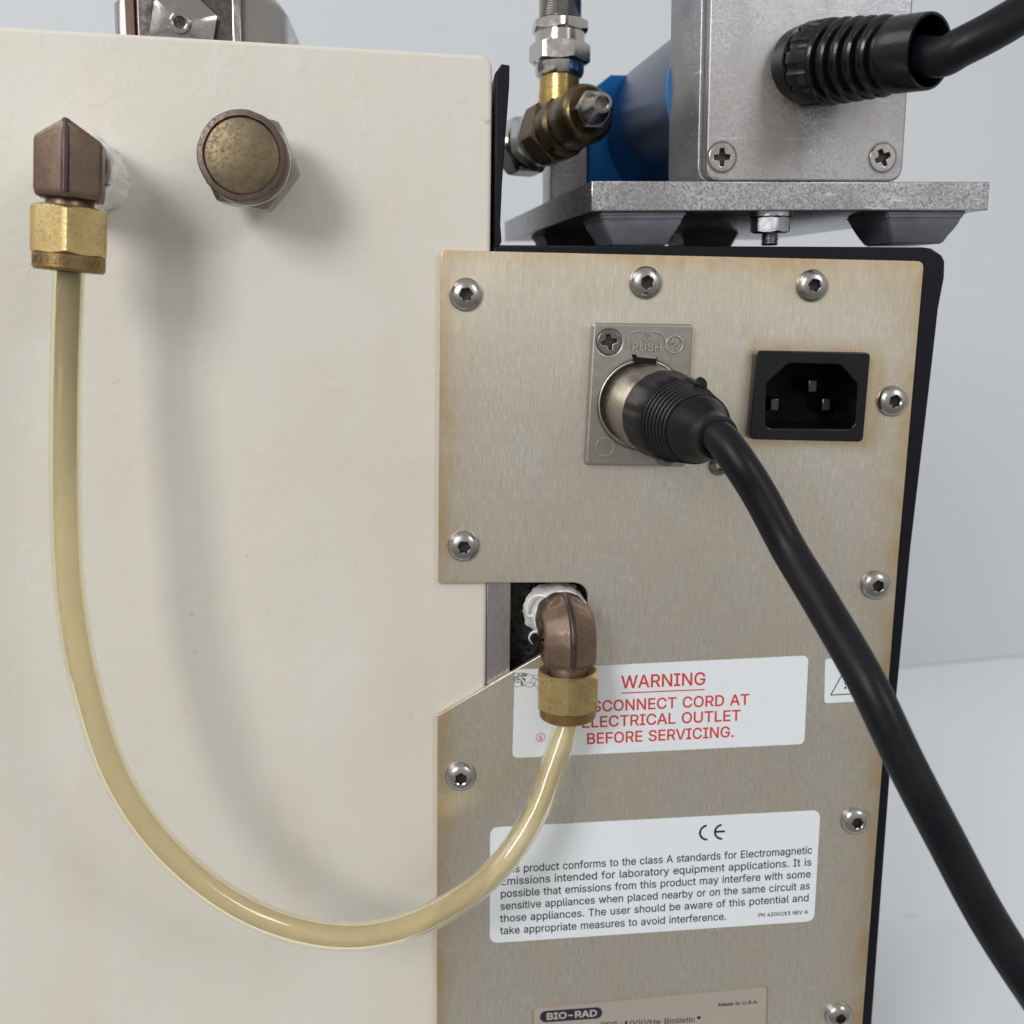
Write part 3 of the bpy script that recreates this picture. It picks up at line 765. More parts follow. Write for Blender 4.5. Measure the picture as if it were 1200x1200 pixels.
# ================================================================== ROUND CABLE SOCKET
sk = thing('cable_socket', P(750, 470, PH), 'grey die-cast rectangular socket embossed PUSH on the steel plate', 'socket')
SH = PH + 2.8
qs = [(693.5, 378), (813, 380), (804.5, 548), (684.5, 545.5)]
cs = [xz(*p, SH) for p in [(695, 378), (812.5, 380), (803.5, 547.5), (685.5, 545.5)]]
cc = P(753, 474, SH)
hole = circle(cc.x, cc.z, 10.2, 64)
latch = [xz(*p, SH) for p in [(738, 414), (740, 421), (765, 424), (769, 416), (763, 415.5), (762, 418), (744, 416), (744, 413)]]
sh_ = P(714, 401, SH)
obj('flange', curve_mesh([rounded(cs, .9), hole, circle(sh_.x, sh_.z, 2.7, 40)], PH, SH, bevel=.6, segs=3), M_NICKEL, sk)
inn = [Vector(p) for p in cs]; cen = sum(inn, Vector((0, 0))) / 4
ins = [tuple(cen + (p - cen) * .90) for p in inn]; out_ = [tuple(cen + (p - cen) * .925) for p in inn]
bm = lathe([(10.2, -5.8), (10.2, -.1), (9.95, 0), (9.95, -5.8)], 64, frame((cc.x, -SH + .1, cc.z), (0, -1, 0)))
obj('socket_ring', bm, M_NICKEL, sk)
bm = lathe([(10.15, -5.6), (0, -5.6)], 48, frame((cc.x, -SH, cc.z), (0, -1, 0)))
obj('socket_floor', bm, M_BLACK, sk)
# latch bridge above the plug
a = xz(740, 415, SH); b = xz(770, 424, SH)
me = curve_mesh([[(a[0], a[1]), (b[0], a[1] - .5), (b[0] - .3, b[1] - 1.0), (a[0] + .6, b[1] - .2)]], SH - .5, SH + .06)
obj('latch_gap_shade', me, M_BLACK, sk)  # thin dark sheet painting the shade of the opening under the latch
a = xz(742, 414, SH); b = xz(769, 419.5, SH)
me = curve_mesh([rounded([(a[0] + .5, a[1] - .15), (b[0], a[1] - .55), (b[0] - .1, b[1] - .25), (a[0] + .9, b[1] + .1)], .2)], SH - .5, SH + .5, bevel=.12)
obj('latch', me, M_NICKEL, sk)


def cross_screw(r, px, py, h, rot, mat, parent, name='screw', recess=None, dome=.25, rootrot=None, host=None):
    """Phillips head: disc with a cross shaped recess"""
    L0 = P(px, py, h) if host is None else host
    w_ = r * .20; l_ = r * .62; t = math.radians(rot)
    cr_ = [(l_, w_ * .7), (w_, w_), (w_ * .7, l_), (-w_ * .7, l_), (-w_, w_), (-l_, w_ * .7), (-l_, -w_ * .7), (-w_, -w_), (-w_ * .7, -l_), (w_ * .7, -l_), (w_, -w_), (l_, -w_ * .7)]
    cr_ = [(L0.x + x * math.cos(t) - z * math.sin(t), L0.z + x * math.sin(t) + z * math.cos(t)) for x, z in cr_]
    me = curve_mesh([circle(L0.x, L0.z, r, 40), cr_], -L0.y - 1.2, -L0.y, bevel=r * .07, segs=2)
    s_ = obj(name, me, mat, parent, loc=L0)
    me = curve_mesh([circle(L0.x, L0.z, r * .8, 16)], -L0.y - 1.25, -L0.y - .85)
    obj('recess', me, M_RECESS, s_, loc=L0)
    return s_


cross_screw(2.8, 714, 401, SH + .25, 12, M_SCREWD, sk)
# embossed marks
c1 = P(790.5, 403.5, SH + .1)


def ring2d(c, r0, r1, n=40): return [circle(c.x, c.z, r1, n), circle(c.x, c.z, r0, n)]


M_EMB = simple('nickel_embossing', (.52, .50, .46), .3, .9)  # lighter copy of the nickel, highlights on the raised marks put into the colour
obj('embossed_ring', curve_mesh(ring2d(c1, 1.75, 2.05), SH - .1, SH + .42, bevel=.05), M_EMB, sk)
obj('embossed_mark', stroke([[(c1.x - .55, c1.z - 1.4), (c1.x - .55, c1.z + 1.3)], [(c1.x + .5, c1.z - 1.3), (c1.x + .5, c1.z + 1.4)], [(c1.x - 1.2, c1.z + .5), (c1.x + .1, c1.z - .3), (c1.x + 1.2, c1.z - .3)]], .33, SH, SH + .32), M_EMB, sk)
c3 = P(758, 395, SH + .1)
obj('embossed_ring', curve_mesh(ring2d(c3, .85, 1.05), SH - .1, SH + .38), M_EMB, sk)
obj('embossed_mark', stroke([[(c3.x - .25, c3.z - .6), (c3.x - .25, c3.z + .6)], [(c3.x + .25, c3.z - .6), (c3.x + .25, c3.z + .6)]], .18, SH - .1, SH + .38), M_EMB, sk)
lettering('PUSH', (740.5, 410.5), (775.5, 411.5), 1.65, SH + .36, M_EMB, sk, .05)
arch = [xz(*p, SH) for p in [(737, 408), (736, 399), (738, 392), (744, 388.5), (758, 388), (772, 389.5), (778, 394), (780.5, 402), (780.5, 409)]]
obj('embossed_arch', stroke([[tuple(v[:2]) for v in catmull([(x, z, 0) for x, z in arch], 5)]], .26, SH, SH + .3), M_EMB, sk)
c2 = P(709, 523.5, SH + .05)
obj('blank_hole', curve_mesh(ring2d(c2, 1.95, 2.15), SH, SH + .2), M_EMB, sk)
c2 = P(781, 534, SH + .3)
obj('screw', curve_mesh([circle(c2.x, c2.z - .1, 2.4, 32)], SH, SH + .5, bevel=.15), M_SCREWD, sk)

# ================================================================== PLUG AND CORD
cord = thing('signal_cord', P(753, 474, SH), 'thick black cord with ribbed cable plug pushed into the grey socket', 'cable')
A0 = Vector((cc.x, -SH + 4, cc.z)); A1 = P(841, 513, 42)
ax = (A1 - A0).normalized(); LN = (A1 - A0).length
F = frame(A0, ax, (0, 0, 1))
obj('barrel', lathe([(0, 0), (9.55, 0), (9.55, 14), (9.25, 17), (8.8, 17)], 64, F), M_BARREL, cord)


def collar(t, r, z, i):
    k = (math.cos(t * 18) > .2)
    return (r - (.22 if (k and 2 <= i <= 5) else 0)), z


obj('collar', lathe([(8.8, 14.6), (9.5, 14.8), (9.7, 15.2), (9.7, 17), (9.5, 21), (9.2, 23.5), (8.8, 24.2), (8.0, 24.4)], 96, F, rfun=collar), M_RUBBER, cord)
prof = [(7.8, 23.8), (8.7, 24.0)]
z = 24.3; r = 8.65
for k in range(7):
    prof += [(r, z), (r, z + .75), (r - .38, z + .85), (r - .42, z + 1.25)]
    z += 1.35; r -= .22
rs = r
for k in range(1, 9):
    t = k / 8; prof.append((rs + (4.6 - rs) * t ** 1.0, z + (LN - 3.0 - z) * t))
prof += [(4.6, LN - 1.2), (4.3, LN + .2), (3.6, LN + .4)]
obj('strain_relief', lathe(prof, 64, F), M_RUBBER, cord, smooth=28)
F2 = frame(A0, ax, (0, 0, 1))
# thumb key on the collar
kp = P(817, 452, 27)
bm = lathe([(0, 0), (1.1, .1), (1.45, .5), (1.5, 1.4), (1.0, 1.9), (0, 2.0)], 20, frame(kp, (.5, -.8, .35)))
obj('locking_tab', bm, M_RUBBER, cord)
path = [A0 + ax * (LN - 6), A0 + ax * (LN + 1.5)] + [P(*p) for p in [(868, 545, 47), (893, 585, 48.5), (925, 645, 52), (962, 706, 60), (1015, 798, 72), (1061, 894, 77), (1108, 984, 80), (1155, 1072, 83), (1206, 1152, 86), (1265, 1235, 86), (1340, 1315, 82)]]
obj('cord', sweep(catmull(path, 10), 3.38, 36), M_RUBBER, cord, smooth=60)

# ================================================================== POWER INLET
inl = thing('power_inlet', P(950, 465, PH), 'black three-pin mains power inlet recessed in the steel plate', 'power inlet')
IH = PH + 3.2
fl = [xz(*p, IH) for p in [(887, 410.5), (1020.5, 413), (1011.5, 518), (878.5, 515)]]
hl = [xz(*p, IH) for p in [(924, 425.5), (985, 427), (1005, 450), (1001.5, 503), (896.5, 502), (898.5, 449.5)]]
obj('flange', curve_mesh([rounded(fl, 1.3), rounded(hl, [2.2, 2.2, 1.5, 1.9, 1.9, 1.5])], PH, IH, bevel=.3, segs=3), M_BOOT, inl)
hl2 = [Vector(p) for p in hl]; hc = sum(hl2, Vector((0, 0))) / 6
hin = [tuple(hc + (p - hc) * 1.0) for p in hl2]; hou2 = [tuple(hc + (p - hc) * 1.06) for p in hl2]
obj('cavity_wall', curve_mesh([rounded(hou2, 1.8), rounded(hin, 1.8)], -15, PH + .01), M_BOOT, inl)
obj('cavity_floor', curve_mesh([rounded(hou2, 1.8)], -16, -14.9), M_BLACK, inl)
for (px, py) in ((956, 452), (972, 474), (911, 474)):
    a = P(px, py - 6, -3)
    bm = box(a.x - 1.15, a.x + 1.15, 4.5, 15, a.z - 3.0, a.z + .2)
    o = obj('pin', bm, M_PIN, inl, bevel=.35)

# ================================================================== FITTINGS
def elbow(label, c, base_h, Rhex, drop, neck, nut_af, nut_l, ring_r, ring_l, tilt, tape_r, tape_span, seed, bright, twist=0, soft=0, nrot=0):
    """hexagonal mitred elbow: one leg to the wall (+y), one leg hanging down (-z)"""
    c = Vector(c); rot = Matrix.Translation(c) @ Matrix.Rotation(math.radians(tilt), 4, 'Y') @ Matrix.Rotation(math.radians(twist), 4, 'Z')
    root = thing('elbow_fitting', c + Vector((0, -c.y + (-base_h), 0)), label, 'pipe fitting')
    R = Rhex; bm = bmesh.new()
    sec = []
    for k in range(6):
        t = math.radians(60 * k)                      # vertex pointing out of the bend
        sec.append((math.sin(t) * R, math.cos(t) * R))  # (x, outward)
    # outward = -y on the hanging leg, +z on the wall leg
    def ring(fn): return [bm.verts.new(fn(x, o)) for x, o in sec]
    r0 = ring(lambda x, o: (x * .93, -o * .93, -drop)); r1 = ring(lambda x, o: (x, -o, -drop + .9))
    if soft:                                            # rounded bend about a point inside the corner
        k0 = R * soft; mids = [ring(lambda x, o, a=a: (x, k0 - (o + k0) * math.cos(a), -k0 + (o + k0) * math.sin(a))) for a in [math.pi / 2 * j / 4 for j in range(5)]]
    else:
        mids = [ring(lambda x, o: (x, -o, o))]
    r3 = ring(lambda x, o: (x, R * .62, o)); r4 = ring(lambda x, o: (x * .93, R * .62 + .8, o * .93))
    seq = [r0, r1] + mids + [r3, r4]
    for p, q in zip(seq, seq[1:]):
        for k in range(6): bm.faces.new((p[k], p[(k + 1) % 6], q[(k + 1) % 6], q[k]))
    bm.faces.new(r0[::-1]); bm.faces.new(r4)
    bmesh.ops.recalc_face_normals(bm, faces=bm.faces)
    bmesh.ops.bevel(bm, geom=[e for e in bm.edges], offset=.75, segments=3, profile=.6, affect='EDGES')
    bmesh.ops.transform(bm, matrix=rot, verts=bm.verts)
    obj('body', bm, M_BRONZE, root, smooth=50)
    down = rot @ Matrix.Rotation(math.pi, 4, 'X')       # local +z points down
    LW = -base_h - c.y
    sm = [rot @ Vector((0, -R + .45, -drop + .9)), rot @ Vector((0, -R + .45, -R * .3))]
    if soft:
        k0 = R * soft; sm += [rot @ Vector((0, k0 - (R + k0 - .45) * math.cos(a), -k0 + (R + k0 - .45) * math.sin(a))) for a in [math.pi / 2 * j / 5 for j in range(6)]]
    else:
        sm += [rot @ Vector((0, -R + .75, R - .75))]
    sm += [rot @ Vector((0, R * .5, R - .45))]
    obj('seam', sweep(sm, .78, 12), M_SEAM, root, smooth=60)
    obj('wall_stem', lathe([(R * .7, 0), (R * .86, R * .2), (R * .93, R * .6), (R * .93, R * 1.35), (R * .88, R * 1.5), (R * .8, R * 1.55), (R * .8, LW + 2)] if soft else [(R * .6, 0), (R * .92, R * .4), (R * .92, R * 1.4), (R * .8, R * 1.6), (R * .8, LW + 2)], 40, rot @ frame((0, 0, 0), (0, 1, 0))), M_BRONZE, root)
    obj('neck', lathe([(4.0, drop - .5), (4.4, drop + .2), (4.4, drop + neck + 2.5), (3.3, drop + neck + 2.6)], 40, down), M_BRONZE, root)
    z0 = drop + neck
    nutm = M_BRASS if bright else M_BRASSN
    nut = obj('nut', hexnut(nut_af / 2, z0, z0 + nut_l, 4.7, rot @ Matrix.Rotation(math.radians(nrot), 4, 'Z') @ Matrix.Rotation(math.pi, 4, 'X')), nutm, root, smooth=28)
    zr = z0 + nut_l - .1
    rg = obj('nut_collar', lathe([(nut_af / 2 - 1, zr - .3), (ring_r, zr), (ring_r, zr + ring_l - .5), (ring_r - .4, zr + ring_l), (3.3, zr + ring_l), (3.3, zr + ring_l - 1.5)], 64, down), M_BRASSD, root)
    # wrapped sealing tape
    rnd = random.Random(seed); bm = bmesh.new()
    t0, t1, rr = tape_span
    N = 90; rings = []
    for i, (r_, y_) in enumerate([(rr - 1.6, t0), (rr - .4, t0 - .1), (rr, t0 + .5), (rr + .1, t0 + 1.6), (rr + .4, (t0 + t1) / 2), (rr + .9, t1 - 1.0), (rr + 1.3, t1 - .3), (rr, t1)]):
        ring_ = []
        for k in range(N):
            t = 2 * math.pi * k / N
            nz = noise.noise(Vector((math.cos(t) * 2.2 + seed, math.sin(t) * 2.2, i * .45))) * (.25 + .11 * i) + noise.noise(Vector((math.cos(t) * 7 + seed, math.sin(t) * 7, i * 1.7))) * (.14 + .06 * i)
            rad = r_ + nz * (1.5 if bright else 1); yy = y_ + .8 * noise.noise(Vector((math.cos(t) * 3, math.sin(t) * 3 + seed, i * .7))) * (1 if i > 3 else .35)
            yy = min(yy, LW - .05)
            ring_.append(bm.verts.new(rot @ Vector((rad * math.cos(t), yy, rad * math.sin(t)))))
        rings.append(ring_)
    for p, q in zip(rings, rings[1:]):
        for k in range(N): bm.faces.new((p[k], p[(k + 1) % N], q[(k + 1) % N], q[k]))
    obj('sealing_tape', bm, M_TAPE, root, smooth=60)
    return root, rot, down, zr, ring_r


M_BRASSN = aged_brass('tarnished_yellow_brass', (.49, .375, .17), (.57, .44, .21), (.18, .12, .06), .40, .75)
c1 = P(82.5, 188.5, 25); c1.y = -25
e1, rot1, down1, zr1, rr1 = elbow('tarnished brass elbow with bright yellow nut on the cream cabinet', c1, 0, 7.0, 7.3, 1.3, 13.4, 9.2, 6.65, 3.0, 4.0, 7, (8.5, 24.9, 7.3), 3, True, twist=10, nrot=4)
c2 = P(666, 735, 10); c2.y = -10
e2, rot2, down2, zr2, rr2 = elbow('reddish brown brass elbow with dull nut in the black notch', c2, -6, 7.0, 8.6, 1.6, 13.7, 9.0, 6.6, 2.6, -1.0, 7, (7.2, 15.6, 6.5), 11, False, twist=3, soft=.45, nrot=-11)

# stamped letters round the upper collar (upside down, worn)
txt = text_contours('SWAGELOK', (0, 0), (15, 0), 1.5)
me = curve_mesh(txt, 0, .05)
for v in me.vertices:
    x, z = v.co.x, v.co.z; t = math.radians(-88) - (15 - x - 7) / rr1 * 1.0
    t = math.radians(-90) + (x - 7) / rr1
    p = Vector((math.cos(t) * (rr1 + .02 - v.co.y), math.sin(t) * (rr1 + .02 - v.co.y), 0)); 
    # upside down: text top points down the fitting (local -z world)
    q = Vector((-p.x, p.y, -(zr1 + .55 + z)))
    v.co = rot1 @ q
obj('stamped_lettering', me, M_BRONZE, e1)
# loose tape shreds by the lower elbow
bp = P(629, 722, -2)
sh = [P(*p) for p in [(641, 699, 3), (628, 698, 2), (619, 706, 1), (618, 720, 0), (625, 722, 0)]]
bm = sweep(catmull(sh, 6), .35, 8); sh = [P(*p) for p in [(634, 740, 0), (624, 741, 0), (620, 748, 0), (624, 755, 0)]]
sweep(catmull(sh, 6), lambda s: .45 - s * .07, 8, bm=bm)
obj('tape_shred', bm, M_TAPE, e2)

# ================================================================== PIPE CAP
cap = thing('pipe_cap', P(291, 190, 0), 'round stained brass pipe cap with a shiny hexagon behind it', 'pipe cap')
cf = P(283, 182, 21); F = frame((cf.x, 0, cf.z), (0, -1, 0))
rot = math.radians(21)
obj('hexagon', hexnut(8.9, 7, 14.6, 3, F @ Matrix.Rotation(rot, 4, 'Z'), rot=0, ch=.6), M_DCHROME, cap, smooth=28)
obj('stem', lathe([(6, -1), (6, 8)], 32, F), M_CHROME, cap)
obj('polished_ring', lathe([(8.2, 14.0), (8.9, 14.4), (9.05, 14.9), (8.9, 15.4), (8.2, 15.6)], 64, F), M_CHROME, cap)


def nib(t, r, z, i):
    return r + .12 * noise.noise(Vector((math.cos(t) * 4, math.sin(t) * 4, 5))), z


obj('rim', lathe([(8.3, 15.2), (8.75, 15.6), (8.8, 20.2), (8.45, 20.9), (7.55, 21.0), (7.35, 20.7), (7.3, 20.3)], 96, F, rfun=nib), M_CAPR, cap)
obj('cap_face', lathe([(7.35, 20.2), (7.25, 20.5), (6.9, 20.62), (0, 20.62)], 64, F), M_CAPF, cap)

# ================================================================== TUBE
tub = thing('plastic_tube', P(400, 1100, 35), 'yellowed clear plastic tube looping between the two brass elbows', 'tube')
n1 = rot1 @ Vector((0, 0, -(zr1 + 1))); n2 = rot2 @ Vector((0, 0, -(zr2 + 1)))
d1 = (rot1.to_3x3() @ Vector((0, 0, -1))); d2 = (rot2.to_3x3() @ Vector((0, 0, -1)))
tp = [n1, n1 + d1 * 3.5] + [P(*p) for p in [(78, 410, 26), (76.5, 500, 28), (77, 600, 30), (82.5, 700, 31), (100, 800, 32.5), (134, 905, 33), (186, 985, 32.5), (257, 1048, 32), (330, 1084, 31), (404, 1097.5, 30), (470, 1088, 28), (530, 1060, 25), (586, 1015, 21), (625, 957, 17.5), (647, 900, 13.5)]] + [n2 + d2 * 3, n2]
pth = catmull(tp, 14)
ro, ri = 3.02, 2.3
bm = sweep(pth, ro, 40, cap=False)
rings_o = len(bm.verts)
bm2 = sweep(pth, ri, 40, cap=False)
me2 = bpy.data.meshes.new('t2'); bmesh.ops.reverse_faces(bm2, faces=bm2.faces); bm2.to_mesh(me2); bm2.free()
me1 = bpy.data.meshes.new('t1')
bmesh.ops.recalc_face_normals(bm, faces=bm.faces)
no = len(bm.verts); bm.from_mesh(me2); bm.verts.ensure_lookup_table()
for ia, ib in ((0, no), (no - 40, no + no - 40)):          # close the wall at both ends
    for k in range(40):
        bm.faces.new((bm.verts[ia + k], bm.verts[ia + (k + 1) % 40], bm.verts[ib + (k + 1) % 40], bm.verts[ib + k]))
bmesh.ops.recalc_face_normals(bm, faces=bm.faces)
bm.to_mesh(me1); bm.free()
tw = obj('tube_wall', me1, M_TUBE, tub, smooth=80)
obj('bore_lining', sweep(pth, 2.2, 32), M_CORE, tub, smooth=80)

# ================================================================== STICKERS
def sticker(label, quad, rad, mat, h=PH + .02, th=.12):
    c = [xz(*p, h + th) for p in quad]
    ctr = sum((Vector(p) for p in c), Vector((0, 0))) / 4
    root = thing('sticker', (ctr.x, -h, ctr.y), label, 'label')
    obj('film', curve_mesh([rounded(c, rad, 8)], h, h + th, bevel=.03, segs=1), mat, root)
    return root, h + th


wl, hw = sticker('white warning label with red lettering about disconnecting the cord', [(603.5, 785), (947.5, 768.3), (942.5, 872), (600.5, 888.5)], 1.6, M_WHITE)


def anchored(s, skip, q0, q1, cap, h, mat, parent, bold=0):
    """q0 is where the first visible letter (after skip hidden ones) begins"""
    adv = [235 if c == ' ' else GLYPHS[c][0] for c in s]; W = sum(adv) - 50; sk_ = sum(adv[:skip])
    a = Vector(q0); b = Vector(q1); k = sk_ / (W - sk_); a2 = a - (b - a) * k
    return lettering(s, tuple(a2), q1, cap, h, mat, parent, bold)


lettering('WARNING', (728.5, 806.7), (826.7, 802.3), 3.15, hw, M_RED, wl, .07)
obj('underline', stroke([[xz(728, 812.3, hw), xz(826, 808, hw)]], .3, hw, hw + .02), M_RED, wl)
anchored('DISCONNECT CORD AT', 2, (694, 834.2), (877.7, 825.7), 2.75, hw, M_RED, wl, .07)
lettering('ELECTRICAL OUTLET', (681.5, 853), (867.5, 844.3), 2.75, hw, M_RED, wl, .07)
lettering('BEFORE SERVICING.', (687.5, 872), (860, 863.5), 2.75, hw, M_RED, wl, .07)
c0 = P(633.5, 864, hw)
obj('printed_ring', curve_mesh(ring2d(c0, 1.0, 1.17), hw, hw + .02), M_RED, wl)
lettering('N', (631.6, 867.8), (635.6, 867.5), 1.35, hw, M_RED, wl, .02)
rnd = random.Random(4); lines = []
for k in range(9):
    x = rnd.uniform(604, 624); y = rnd.uniform(791, 805); ln = []
    for j in range(9):
        ln.append(xz(x, y, hw)); x = min(637, max(603, x + rnd.uniform(-5, 7))); y = min(808, max(789, y + rnd.uniform(-4.5, 4.5)))
    lines.append([tuple(v[:2]) for v in catmull([(a, b, 0) for a, b in ln], 4)])
lines.append([xz(602.5, 792 - k * .35 + math.sin(k) * .5, hw) if 0 else xz(602.5 + k * 3.6, 792.5 - k * .2 + math.sin(k) * .6, hw) for k in range(9)])
lines.append([xz(602.5 + k * 3.0, 804 + math.sin(k * 1.3) * 1.2, hw) for k in range(9)])
obj('pen_scribble', stroke(lines, .10, hw, hw + .02), M_INK, wl)

cl_, hc_ = sticker('white conformity label with six lines of black text and a mark', [(574.5, 970), (961.5, 949.5), (954, 1079.5), (574, 1105.5)], 2.3, M_WHITE)
tl = [('This product conforms to the class A standards for Electromagnetic', (586.7, 1023.4), (951.7, 1000.2)),
      ('Emissions intended for laboratory equipment applications. It is', (586.7, 1037.4), (950.8, 1014.2)),
      ('possible that emissions from this product may interfere with some', (586.7, 1051.8), (950, 1028.2)),
      ('sensitive appliances when placed nearby or on the same circuit as', (586.5, 1066.3), (948.8, 1042)),
      ('those appliances. The user should be aware of this potential and', (586.5, 1080.7), (947.8, 1056)),
      ('take appropriate measures to avoid interference.', (586.5, 1095), (851, 1077.8))]
for s, q0, q1 in tl: lettering(s, q0, q1, 2.0, hc_, M_INK, cl_, .036)
lettering('PN 4200213 REV A', (888.4, 1074.6), (946.5, 1070.8), 1.0, hc_, M_INK, cl_, .03)


def ce(cx, cy, r, left, a0, a1, n=16):
    p = P(cx, cy, hc_)
    return [(p.x + r * math.cos(math.radians(a0 + (a1 - a0) * k / n)), p.z + r * math.sin(math.radians(a0 + (a1 - a0) * k / n))) for k in range(n + 1)]


eb = P(844.5, 974.7, hc_)
obj('conformity_mark', stroke([ce(829, 975.6, 1.9, 1, 98, 272), ce(846.5, 974.7, 1.9, 1, 98, 272), [(eb.x - 1.4, eb.z), (eb.x + 1.1, eb.z + .08)]], .56, hc_, hc_ + .02), M_INK, cl_)

ca, hcc = sticker('small white caution label with a triangle partly behind the black cord', [(967.2, 772.5), (1019, 770), (1016, 821.5), (966.2, 824.2)], .8, M_WHITE)
tri = [xz(*p, hcc) for p in [(973.5, 814.5), (995, 776), (1013.5, 812.5)]]
obj('warning_triangle', stroke([[tri[0], tri[1]], [tri[1], tri[2]], [tri[2], tri[0]]], .26, hcc, hcc + .02), M_NAVY, ca)
a = P(990.6, 806, hcc)
obj('exclamation_mark', curve_mesh([circle(a.x, a.z, .3, 16), [(a.x - .14, a.z + .7), (a.x + .14, a.z + .7), (a.x + .32, a.z + 3.3), (a.x - .2, a.z + 3.3)]], hcc, hcc + .02), M_INK, ca)

M_NAME = simple('tan_nameplate', (.42, .375, .33), .45, .25, bumpscale=900, bumpd=.01, var=.06)
M_NAMEB = simple('stained_nameplate_edge', (.30, .21, .12), .5, .2, var=.2)
npq = [(624, 1181), (900.5, 1155.5), (898, 1245), (622, 1270)]
nm, hn = sticker('tan nameplate with a black oval logo at the bottom of the plate', npq, 1.2, M_NAME, th=.2)
nq = [Vector(xz(*p, hn)) for p in npq]; nc = sum(nq, Vector((0, 0))) / 4
oo = [tuple(nc + (p - nc) * 1.0) for p in nq]; ii = [tuple(p + (nc - p).normalized() * .45) for p in nq]
obj('edge_line', curve_mesh([rounded(oo, 1.2), rounded(ii, 1.0)], hn, hn + .05), M_NAMEB, nm)
pa = Vector(xz(640, 1191.3, hn)); pb = Vector(xz(698.5, 1187.0, hn)); u = (pb - pa).normalized(); v = Vector((-u.y, u.x)); rr = 1.62
pill = []
for k in range(13): t = math.pi / 2 + math.pi * k / 12; pill.append(tuple(pa + u * math.cos(t) * rr + v * math.sin(t) * rr))
for k in range(13): t = -math.pi / 2 + math.pi * k / 12; pill.append(tuple(pb + u * math.cos(t) * rr + v * math.sin(t) * rr))
obj('logo_oval', curve_mesh([pill], hn, hn + .03), M_NAVY, nm)
M_LOGO = simple('pale_logo_print', (.42, .38, .34), .5)
lo = lettering('BIO-RAD', (640.5, 1194.9), (699.5, 1190.6), 1.75, hn + .04, M_LOGO, nm, .10)
lettering('Made in U.S.A.', (842, 1179.2), (888.5, 1175.6), .85, hn, M_INK, nm, .045)
lettering('PDS-1000/He Biolistic', (704, 1204.3), (814.5, 1197.6), 1.45, hn, M_INK, nm, .025)
a = P(819, 1192.5, hn); obj('printed_ring', curve_mesh([circle(a.x, a.z, .5, 16)], hn, hn + .02), M_INK, nm)

# ================================================================== MOTOR UNIT (sits on rubber feet on the housing)
def vdir(px, py): return (CX * (px - 600) - CY * (py - 600) - CB * FPX).normalized()


ey = vdir(409, 347); ex = vdir(8800, 228); ex = (ex - ey * ex.dot(ey)).normalized(); ez = ex.cross(ey).normalized()
A = P(693, 247.5, 3.0)


def LP(px, py, y):
    """local (x, z) on the unit's plane y = const"""
    r = ray(px, py); k = (A + ey * y - CAM).dot(ey) / r.dot(ey); q = CAM + r * k - A
    return q.dot(ex), q.dot(ez)


UM = Matrix((ex, ey, ez)).transposed().to_4x4(); UM.translation = A


def lcurve(contours, y0, y1, bevel=0, segs=2):
    me = curve_mesh(contours, -y1, -y0, bevel, segs); me.transform(UM); return me


wpl = LP(1158, 245, 0)[0]; tpl = LP(694, 212, 0)[1]
unit = thing('motor_mount', UM @ Vector((wpl / 2, 50, 0)), 'thick grey aluminium mounting plate on dark rubber feet', 'mounting plate')
me = lcurve([[(0, 0), (wpl, 0), (wpl, tpl), (0, tpl)]], 0, 132, bevel=.35)
M_PL = M_ALUPL
obj('plate', me, M_ALUPL, unit)


def foot(x0, x1, y0, y1, hgt, ins, lip=.8):
    bm = bmesh.new()
    lv = [(0, 0, 0), (-lip, 0, -.05), (-lip, lip * .6, -1.2), (0, 1, -1.5), (1, 1, -hgt)]
    def ringv(e, z): return [bm.verts.new((x, y, z)) for x, y in ((x0 + e, y0 + e), (x1 - e, y0 + e), (x1 - e, y1 - e), (x0 + e, y1 - e))]
    rs = [ringv(0, .0), ringv(0, -1.0), ringv(.7, -1.25), ringv(ins * .25, -2.2), ringv(ins, -hgt)]
    for a, b in zip(rs, rs[1:]):
        for k in range(4): bm.faces.new((a[k], a[(k + 1) % 4], b[(k + 1) % 4], b[k]))
    bm.faces.new(rs[-1]); bm.faces.new(rs[0][::-1])
    bmesh.ops.recalc_face_normals(bm, faces=bm.faces)
    bmesh.ops.bevel(bm, geom=list(bm.edges), offset=.35, segments=2, affect='EDGES')
    bmesh.ops.subdivide_edges(bm, edges=list(bm.edges), cuts=2, use_grid_fill=True)
    for v in bm.verts:
        v.co += Vector((noise.noise(v.co * .35), noise.noise(v.co * .35 + Vector((9, 0, 0))), 0)) * .35
    bmesh.ops.transform(bm, matrix=UM, verts=bm.verts)
    return bm


FH = LP(745, 288, 4)[1]
xa = LP(704, 250, 1)[0]; xb = LP(805, 250, 1)[0]; xc = LP(1040, 247, 1)[0]; xd = LP(1134, 247, 1)[0]
fh = -FH
obj('rubber_foot', foot(xa, xb, 1, 22, fh, 3.6), M_FOOT, unit, smooth=30)
obj('rubber_foot', foot(xc, xd, 1, 22, fh, 3.6), M_FOOT, unit, smooth=30)
obj('rubber_foot', foot(4, 24, 80, 101, fh, 3.4), M_FOOT, unit, smooth=30)
xe = LP(800, 262, 84)[0]; xf = LP(866, 262, 84)[0]
obj('rubber_foot', foot(xe, xf, 84, 104, fh, 3.0), M_FOOT, unit, smooth=30)
# bolt through the plate
bx = LP(905, 250, 5)[0]
def lframe(o, z, xh=None):
    return frame(UM @ Vector(o), UM.to_3x3() @ Vector(z), ez if xh is None else xh)


